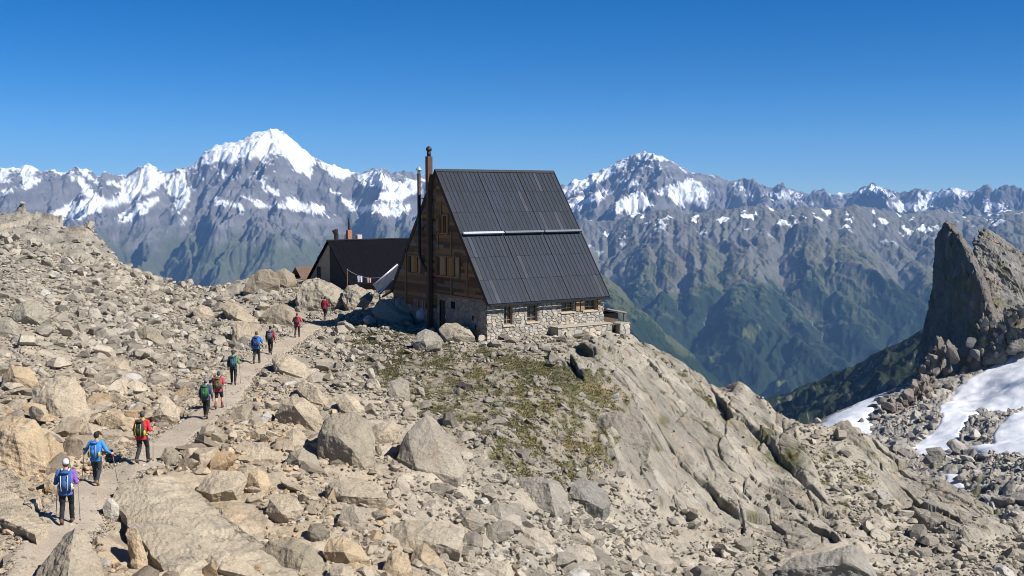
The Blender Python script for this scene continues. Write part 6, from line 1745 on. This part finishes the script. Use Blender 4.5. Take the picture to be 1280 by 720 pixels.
def hiker(px, py, hpx, label, step, arms, jacket, trousers, pack, head, lean=.09, short_sleeve=False, shorts=False, sleeve=None, boots=(.10, .065, .045), turn=0.0, packlabel=None, packtrim=None, polelabels=None, socks=None):
    foot = gbase(px, py)
    zf = zbase(foot[0], foot[1]) + .012
    d = foot[1]
    k = int(np.argmin(np.hypot(pc[:, 0] - foot[0], pc[:, 1] - foot[1]))); k2 = min(k + 5, len(pc) - 1)
    dirv = pc[k2, :2] - pc[max(0, k - 5), :2]
    rz = math.atan2(-dirv[0], dirv[1]) + turn
    sc = hpx * d / F / 1.765 / .985
    sc = min(max(sc, .93), 1.07)
    key = (step, arms, lean)
    J = skeleton(step, arms, lean)
    root = bpy.data.objects.new('person', None); COL.objects.link(root)
    root.location = (foot[0], foot[1], zf); root.rotation_euler = (0, 0, rz); root.scale = (sc,) * 3
    tag(root, label, 'person', 'hikers walking up the path to the hut')
    if key not in _bodies:
        _bodies[key] = remeshed(body_mb(J), .0085 if d < 60 else .012, 'body')
        _bodies[key].materials.append(skin_m)
    link('body', _bodies[key], root)
    jm = remeshed(jacket_mb(J, short_sleeve), .016, 'jacket', 2, .010, int(px)); jm.materials.append(cm(jacket)); jo = link('jacket' if not short_sleeve else 'shirt', jm, root)
    if sleeve:                                     # a right sleeve of another colour
        jm.materials.append(cm(sleeve)); n = len(jm.polygons); ce = np.zeros(n * 3, f32); jm.polygons.foreach_get('center', ce); ce = ce.reshape(-1, 3)
        jm.polygons.foreach_set('material_index', (ce[:, 0] > .15).astype(np.int32))
    tm = remeshed(trousers_mb(J, shorts), .016, 'trousers', 2, .012, int(px) + 50); tm.materials.append(cm(trousers)); link('shorts' if shorts else 'trousers', tm, root)
    for s in (-1, 1):
        bm_ = remeshed(boots_mb(J, s), .014, 'boot', 1); bm_.materials.append(cm(boots, 'leather', .7)); link('boot', bm_, root)
    if socks:
        for s in (-1, 1):
            mb = MB(); k_, a_ = np.array(J['leg', s][1]), np.array(J['leg', s][2]); limb(mb, [k_ * .45 + a_ * .55, k_ * .2 + a_ * .8, a_], [.060, .054, .046])
            sm_ = remeshed(mb, .014, 'sock', 1); sm_.materials.append(cm(socks)); link('sock', sm_, root)
    hx, hy, hzz = J['head']
    kind, hc = head
    mb = MB()
    loft(mb, [(hx, hy - .012, hzz - (.055 if kind == 'hair' else .01), .080, .094), (hx, hy - .010, hzz + .04, .0845, .108), (hx, hy - .008, hzz + .09, .076, .098), (hx, hy - .006, hzz + .128, .048, .062), (hx, hy - .006, hzz + .142, .014, .02)])
    hm_ = remeshed(mb, .012, 'hair', 1, .003); hm_.materials.append(cm(hc if kind == 'hair' else (.05, .035, .025), 'hair', .7))
    if kind == 'hair': link('hair', hm_, root)
    else:
        hm_.materials.clear(); hm_.materials.append(cm(hc, 'cap_cloth')); cp = link('cap', hm_, root)
        br = MB(); br.prism([(-.075, hy + .07), (.075, hy + .07), (.07, hy + .13), (.035, hy + .165), (-.035, hy + .165), (-.07, hy + .13)], 'z', hzz + .048, hzz + .058); br.build('brim', cm(hc, 'cap_cloth'), cp, .003)
        mb = MB(); loft(mb, [(hx, hy - .028, hzz - .062, .066, .068), (hx, hy - .022, hzz - .02, .079, .084), (hx, hy - .018, hzz + .02, .080, .09)])
        m2 = remeshed(mb, .012, 'hair', 1); m2.materials.append(cm((.06, .045, .032), 'hair', .7)); link('hair', m2, root)
    for s in (-1, 1):
        m = MB(); ellipsoid(m, (s * .031, hy + .087, hzz + .012), (.0125, .010, .0105)); m.build('eye', cm((.08, .06, .05), 'eye', .3), root, smooth_=True)
    # the pack on the back: hangs from the shoulders, a thing of its own
    if pack:
        y = lean
        b0_ = .5 * y - .128
        pk = bpy.data.objects.new('backpack', None); COL.objects.link(pk); pk.location = root.location; pk.rotation_euler = root.rotation_euler; pk.scale = root.scale
        tag(pk, packlabel, 'backpack', 'packs on the hikers\' backs')
        pc_, trim = cm(pack, 'pack_cloth'), cm(packtrim or (.05, .05, .055), 'pack_trim')
        sy = .6 if hpx < 36 else 1.0
        rbox('main_bag', (0, b0_ - .095, 1.20), (.30, .19, .44), pc_, pk, .05, .92)
        rbox('lid', (0, b0_ - .09, 1.465), (.275, .20, .10), pc_, pk, .04, .85)
        rbox('front_pocket', (0, b0_ - .215, 1.14), (.22, .07, .25), pc_, pk, .03, .9)
        for s in (-1, 1):
            rbox('side_pocket', (.165 * s, b0_ - .10, 1.07), (.06, .12, .19), trim, pk, .022, .95)
            m = MB(); m.tube([(.075 * s, b0_ - .01, 1.455), (.095 * s, .9 * y - .02, 1.505), (.11 * s, .92 * y + .10, 1.42), (.115 * s, .75 * y + .145, 1.25), (.15 * s, .5 * y + .09, 1.08), (.14 * s, b0_ + .0, 1.02)], .022, 8); m.build('shoulder_strap', trim, pk, smooth_=True)
            m = MB(); m.tube([(.085 * s, b0_ - .20, 1.40), (.09 * s, b0_ - .26, 1.2), (.08 * s, b0_ - .25, 1.02), (.06 * s, b0_ - .19, .98)], .010, 6); m.build('compression_strap', trim, pk, smooth_=True)
        m = MB(); m.tube([(-.17, -.08, .99), (-.19, .02, .985), (-.14, .12, .98), (0, .15, .98), (.14, .12, .98), (.19, .02, .985), (.17, -.08, .99)], .018, 8); m.build('hip_belt', trim, pk, smooth_=True)
    for i, s in enumerate((-1, 1)):
        a = arms[i]
        if a not in ('pole', 'wide'): continue
        g = np.array(J['arm', s][3]); 
        tip = g + np.array([.05 * s if a == 'pole' else .12 * s, (-.22 if a == 'pole' else .05), 0]); tip[2] = .0
        pl = bpy.data.objects.new('trekking_pole', None); COL.objects.link(pl); pl.location = root.location; pl.rotation_euler = root.rotation_euler; pl.scale = root.scale
        tag(pl, polelabels[i], 'trekking pole', 'trekking poles in the hikers\' hands')
        ax = (g - tip) / np.linalg.norm(g - tip)
        # the grip passes upright through the fist; the shaft leans from it to the ground
        m = MB(); m.tube([tip + ax * .05, g - np.array([0, 0, .06])], [.009, .011], 8); m.build('shaft', cm((.16, .15, .15), 'shaft_metal', .45), pl, smooth_=True)
        m = MB(); m.tube([g - np.array([0, 0, .065]), g + np.array([0, 0, .05]), g + np.array([0, 0, .062])], [.015, .0165, .012], 10); m.build('grip', cm((.03, .03, .03), 'grip_cork', .8), pl, smooth_=True)
        m = MB(); m.tube([tip + ax * .075, tip + ax * .09], [.032, .026], 10); m.build('basket', cm((.03, .03, .03), 'grip_cork', .8), pl)
        m = MB(); m.tube([tip - ax * .01, tip + ax * .05], [.004, .008], 6); m.build('tip', cm((.3, .3, .31), 'tip_metal', .35), pl)
    return root

BLK = (.018, .018, .022)
hiker(84, 656, 83, 'person in a blue jacket with purple right sleeve, nearest on the path', 1, ('pole', 'pole'), (.05, .12, .30), BLK, (.035, .085, .22), ('cap', (.55, .55, .56)), .10, sleeve=(.20, .10, .36), packtrim=(.50, .50, .50),
      packlabel='blue backpack with pale trim on the purple sleeved hiker', polelabels=('trekking pole in the left hand of the purple sleeved hiker', 'trekking pole in the right hand of the purple sleeved hiker'))
hiker(121, 607, 67, 'person in a light blue shirt with a blue and yellow pack', -1, ('wide', 'wide'), (.045, .22, .56), (.035, .037, .045), (.03, .14, .42), ('hair', (.02, .018, .016)), .12, boots=(.19, .12, .08), packtrim=(.40, .33, .06),
      packlabel='blue backpack with yellow straps on the light blue shirted hiker', polelabels=('trekking pole held out left by the light blue shirted hiker', 'trekking pole in the right hand of the light blue shirted hiker'))
hiker(178, 580, 66, 'person in a bright red jacket with a dark and yellow pack', 1, ('down', 'pole'), (.50, .035, .045), (.03, .028, .03), (.035, .04, .04), ('cap', (.07, .07, .07)), .08, packtrim=(.36, .38, .04),
      packlabel='dark backpack with yellow green trim on the red jacketed hiker', polelabels=(None, 'trekking pole in the right hand of the red jacketed hiker'))
hiker(258, 523, 50, 'person in a slate jacket and grey cap beside the pink shirted hiker', -1, ('down', 'down'), (.045, .065, .12), (.025, .022, .022), (.035, .13, .045), ('cap', (.17, .18, .20)), .08, boots=(.13, .10, .06), packlabel='green backpack on the hiker with the slate jacket')
hiker(274, 511, 47, 'person in a pink red shirt and dark shorts with reddish socks', 1, ('down', 'pole'), (.44, .055, .085), (.035, .028, .032), (.10, .105, .03), ('cap', (.05, .06, .08)), .07, short_sleeve=True, shorts=True, socks=(.30, .08, .08), packlabel='olive backpack on the pink shirted hiker', polelabels=(None, 'trekking pole in the right hand of the pink shirted hiker'))
hiker(292, 481, 43, 'person in a dark jacket with a teal pack, alone mid path', -1, ('down', 'pole'), (.03, .05, .085), BLK, (.04, .10, .13), ('hair', (.06, .05, .035)), .07, sleeve=(.10, .22, .08), packlabel='teal backpack on the hiker walking alone mid path', polelabels=(None, 'trekking pole in the right hand of the hiker walking alone mid path'))
hiker(321, 455, 41, 'person in a bright blue jacket beside a hiker in dark clothes', 1, ('down', 'strap'), (.025, .16, .50), (.03, .028, .028), (.03, .045, .13), ('hair', (.10, .085, .06)), .10, packlabel='navy backpack on the bright blue jacketed hiker')
hiker(338.5, 443, 35, 'person in dark clothes with a red right sleeve and a grey pack', -1, ('down', 'down'), (.022, .025, .032), (.014, .014, .016), (.08, .10, .14), ('hair', (.015, .014, .013)), .07, sleeve=(.26, .03, .05), packlabel='grey backpack on the hiker with a red right sleeve')
hiker(371, 422, 31, 'person with a red top and slim dark trousers, second farthest on the path', 1, ('strap', 'strap'), (.42, .03, .05), (.03, .022, .022), (.06, .03, .03), ('cap', (.30, .03, .04)), .09, packlabel='brown backpack on the second farthest hiker')
hiker(406, 400, 30, 'person in a dark red top, farthest hiker on the path below the annex', -1, ('down', 'pole'), (.26, .025, .04), BLK, None, ('hair', (.03, .025, .02)), .06, polelabels=(None, 'trekking pole held by the farthest hiker'))
